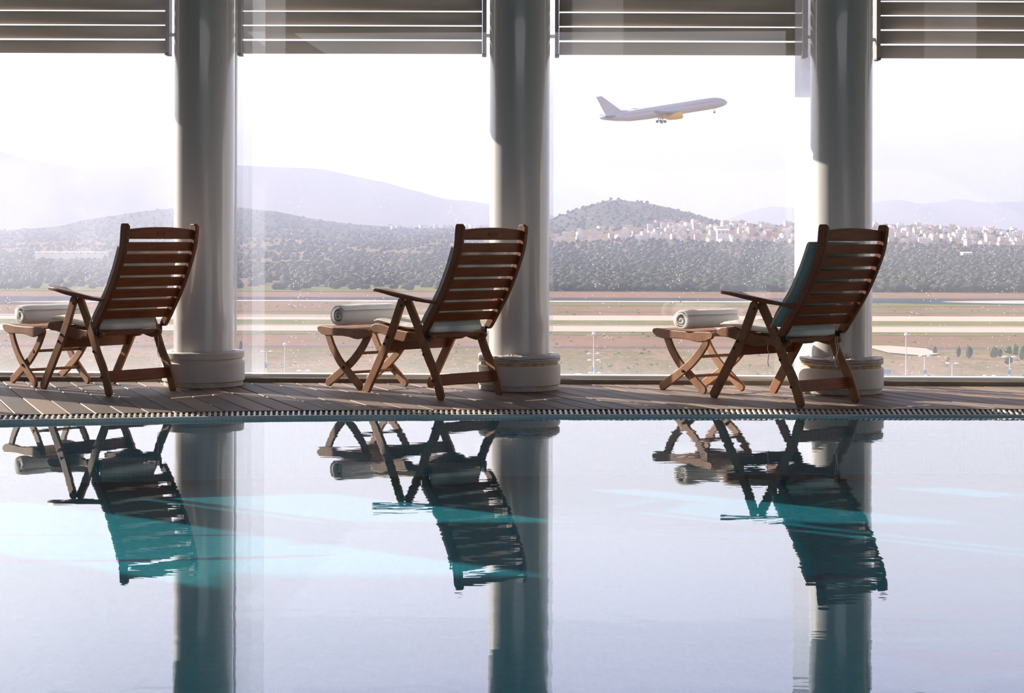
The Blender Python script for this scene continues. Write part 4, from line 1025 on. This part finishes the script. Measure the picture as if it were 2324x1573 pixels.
sign(2291, 842, 356, .8, 1.0, 'small blue sign on the post of the rightmost lamp'); sign(1348, 838, 368, .8, .9, 'small blue sign on the lamp row under the airplane'); sign(604, 832, 360, .6, 1.0, 'small blue sign right of the first pillar')
# fence by the pedestal
t = empty('fence', ((2035 - 1162) / 3680 * 353.5, 353.5, GZ), 0, 'dark railing fence beyond the glass right of the third pillar', 'fence')
zf = 1 - (850 - 540) / 3680 * 353.5 - GZ
obj('rail', boxm(-3.2, 3.0, -.04, .04, zf - .05, zf + .05), M['black'], t)
for k in range(7): obj('post', boxm(-3.1 + k, -3.0 + k, -.04, .04, 0, zf), M['black'], t)
# parked cars whose roofs show above the sill
M['car_white'] = simple('car_white', (.85, .86, .88), .3, coat=.5); M['car_red'] = simple('car_red', (.55, .05, .05), .3, coat=.5); M['car_glass'] = simple('car_glass', (.05, .06, .08), .1)
def car(bx, D, m, label, rot=0):
    x = (bx - 1162) / 3680 * D; t = empty('car', (x, D, GZ + .01), R(rot), label, 'car')
    body = [(-2.1, .35), (-2.15, .7), (-1.95, .95), (-1.2, 1.0), (-.7, 1.42), (.6, 1.45), (1.25, 1.02), (2.0, .88), (2.15, .6), (2.1, .35)]
    bm = prism(bmesh.new(), body, lambda a, b, d: (a, d, b), -.85, .85); obj('body', bm, m, t, bevel=.06)
    gw = [(-1.08, 1.02), (-.66, 1.36), (.56, 1.38), (1.1, 1.03)]
    obj('side_window', prism(bmesh.new(), gw, lambda a, b, d: (a, d, b), -.87, .87), M['car_glass'], t)
    for wx in (-1.3, 1.35):
        for wy in (-.8, .8):
            bm = bmesh.new(); tube(bm, [(wx, wy - .1, .33), (wx, wy + .1, .33)], .33, 16); obj('wheel', bm, M['black'], t)
for bx, D, m, lab in [(2102, 361, 'car_white', 'white car roof at the sill, left one in the right window'), (2165, 359, 'car_white', 'white car roof at the sill, middle of the right window'), (2222, 358, 'car_white', 'white car roof at the sill, right of middle in the right window'),
                      (1306, 360, 'car_red', 'red car at the sill just right of the second pillar'), (1313, 365, 'car_white', 'white car beside the red one at the sill'), (1368, 360, 'car_white', 'white car at the sill below the row of lamps'), (1422, 361, 'car_white', 'white car at the sill left of the rightmost footstool'),
                      (655, 363, 'car_white', 'white car at the sill right of the first pillar')]: car(bx, D, M[m], lab, 4)

# ------------------------------------------------------------------ airplane
M['plane'] = simple('airplane_paint', (.52, .50, .57), .35); M['plane_dark'] = simple('airplane_grey', (.26, .26, .31), .45); M['engine'] = simple('engine_yellow', (.75, .45, .08), .4); M['plane_win'] = simple('cabin_windows', (.35, .36, .48), .3)
def airplane():
    t = empty('airplane', (50.5, 540, 43.5), 0, 'white airliner with yellow engines climbing away in the sky', 'airplane'); t.rotation_euler = (R(6), R(-9.5), R(8))
    r = 2.0; bm = bmesh.new(); prof = [(-22, .25, .9), (-20.5, .7, .75), (-17, 1.25, .4), (-12, 1.8, .1), (-6, 2.0, 0), (0, 2.0, 0), (8, 2.0, 0), (15, 2.0, 0), (18, 1.85, -.08), (20, 1.4, -.25), (21.3, .8, -.4), (22, .1, -.5)]
    rings = []
    for x, rr, dz in prof: rings.append([bm.verts.new((x, rr * math.cos(2 * math.pi * k / 24), rr * math.sin(2 * math.pi * k / 24) + dz)) for k in range(24)])
    for A, B in zip(rings, rings[1:]):
        for k in range(24): bm.faces.new((A[k], A[(k + 1) % 24], B[(k + 1) % 24], B[k]))
    bm.faces.new(rings[0]); bm.faces.new(rings[-1]); fu = obj('fuselage', bm, M['plane'], t, smooth=True)
    bm = bmesh.new()
    for s_ in (-1, 1):
        for k in range(46):
            x = -14 + k * .68; rr = float(np.interp(x, [-17, -12, -6], [1.25, 1.8, 2.0])); dz = float(np.interp(x, [-17, -12, -6], [.4, .1, 0]))
            box(bm, x - .13, x + .13, s_ * rr * .965 - .06, s_ * rr * .965 + .06, .45 + dz, .85 + dz)
    obj('cabin_windows', bm, M['plane_win'], fu)
    obj('cockpit_window', boxm(19.2, 20.5, -.95, .95, .35, .8), M['plane_win'], fu, bevel=.1)
    def wing(pts, th, name, m):
        bm = bmesh.new(); A = [bm.verts.new(Vector(p) + Vector((0, 0, th / 2))) for p in pts]; B = [bm.verts.new(Vector(p) - Vector((0, 0, th / 2))) for p in pts]; n = len(pts)
        bm.faces.new(A); bm.faces.new(B[::-1])
        for i in range(n): bm.faces.new((A[i], B[i], B[(i + 1) % n], A[(i + 1) % n]))
        return obj(name, bm, m, t, bevel=th * .3)
    for s_ in (-1, 1):
        wing([(5, s_ * 1.5, -1.1), (-3, s_ * 1.5, -1.1), (-3.6, s_ * 6.5, -.5), (-7.6, s_ * 17, 1.3), (-6.2, s_ * 17, 1.3), (1.2, s_ * 6.5, -.5)], .45, 'wing', M['plane_dark'])
        wing([(-16.5, s_ * .8, .9), (-20.2, s_ * .8, .9), (-21.4, s_ * 6, 1.5), (-20.0, s_ * 6, 1.5)], .25, 'tailplane', M['plane_dark'])
        bm = bmesh.new(); rg = []
        for x, rr in ((-1.2, .5), (0, .95), (2.0, 1.15), (4.0, 1.15), (4.5, 1.0)): rg.append([bm.verts.new((x, s_ * 5.8 + rr * math.cos(k * math.pi / 8), -2.0 + rr * math.sin(k * math.pi / 8))) for k in range(16)])
        for A, B in zip(rg, rg[1:]):
            for k in range(16): bm.faces.new((A[k], A[(k + 1) % 16], B[(k + 1) % 16], B[k]))
        bm.faces.new(rg[0]); bm.faces.new(rg[-1]); e = obj('engine', bm, M['engine'], t, smooth=True)
        obj('pylon', boxm(-1, 3, s_ * 5.8 - .15, s_ * 5.8 + .15, -1.1, -.5), M['plane_dark'], e)
        # main gear still out
        bm = bmesh.new(); tube(bm, [(-1.5, s_ * 3.0, -1.2), (-1.5, s_ * 3.0, -3.2)], .14, 8); tube(bm, [(-2.1, s_ * 3.0 - .3, -3.4), (-2.1, s_ * 3.0 + .3, -3.4)], .5, 14); tube(bm, [(-.9, s_ * 3.0 - .3, -3.4), (-.9, s_ * 3.0 + .3, -3.4)], .5, 14); obj('landing_gear', bm, M['plane_dark'], t)
    bm = bmesh.new(); tube(bm, [(17, 0, -1.6), (17, 0, -3.0)], .1, 8); tube(bm, [(17, -.3, -3.1), (17, .3, -3.1)], .38, 14); obj('landing_gear', bm, M['plane_dark'], t)
    f = [(-10.5, 1.7), (-14.5, 2.4), (-20.3, 8.0), (-22.2, 8.0), (-19.8, 1.2), (-15, 1.5)]
    obj('tail_fin', prism(bmesh.new(), f, lambda a, b, d: (a, d, b), -.18, .18), M['plane'], t, bevel=.08)
airplane()

# ------------------------------------------------------------------ haze over the land (real scattering air)
m, nt, out = mat('hazy_air')
pv = N(nt, 'ShaderNodeVolumePrincipled'); pv.inputs['Density'].default_value = .00011; pv.inputs['Anisotropy'].default_value = .2
pv.inputs['Color'].default_value = (.66, .70, .96, 1); nt.links.new(pv.outputs[0], out.inputs['Volume'])
tag(obj('haze', boxm(-3000, 3000, 60, 3990, -200, 160), m, kind='stuff'), 'pale summer haze hanging over the airfield and groves', 'haze')
m, nt, out = mat('mountain_haze')
pv = N(nt, 'ShaderNodeVolumePrincipled'); pv.inputs['Density'].default_value = .00015; pv.inputs['Anisotropy'].default_value = .1
pv.inputs['Color'].default_value = (.64, .67, .84, 1); nt.links.new(pv.outputs[0], out.inputs['Volume'])
tag(obj('haze', boxm(-9000, 9000, 3995, 17000, -200, 900), m, kind='stuff'), 'pale summer haze hanging in front of the far mountains', 'haze')
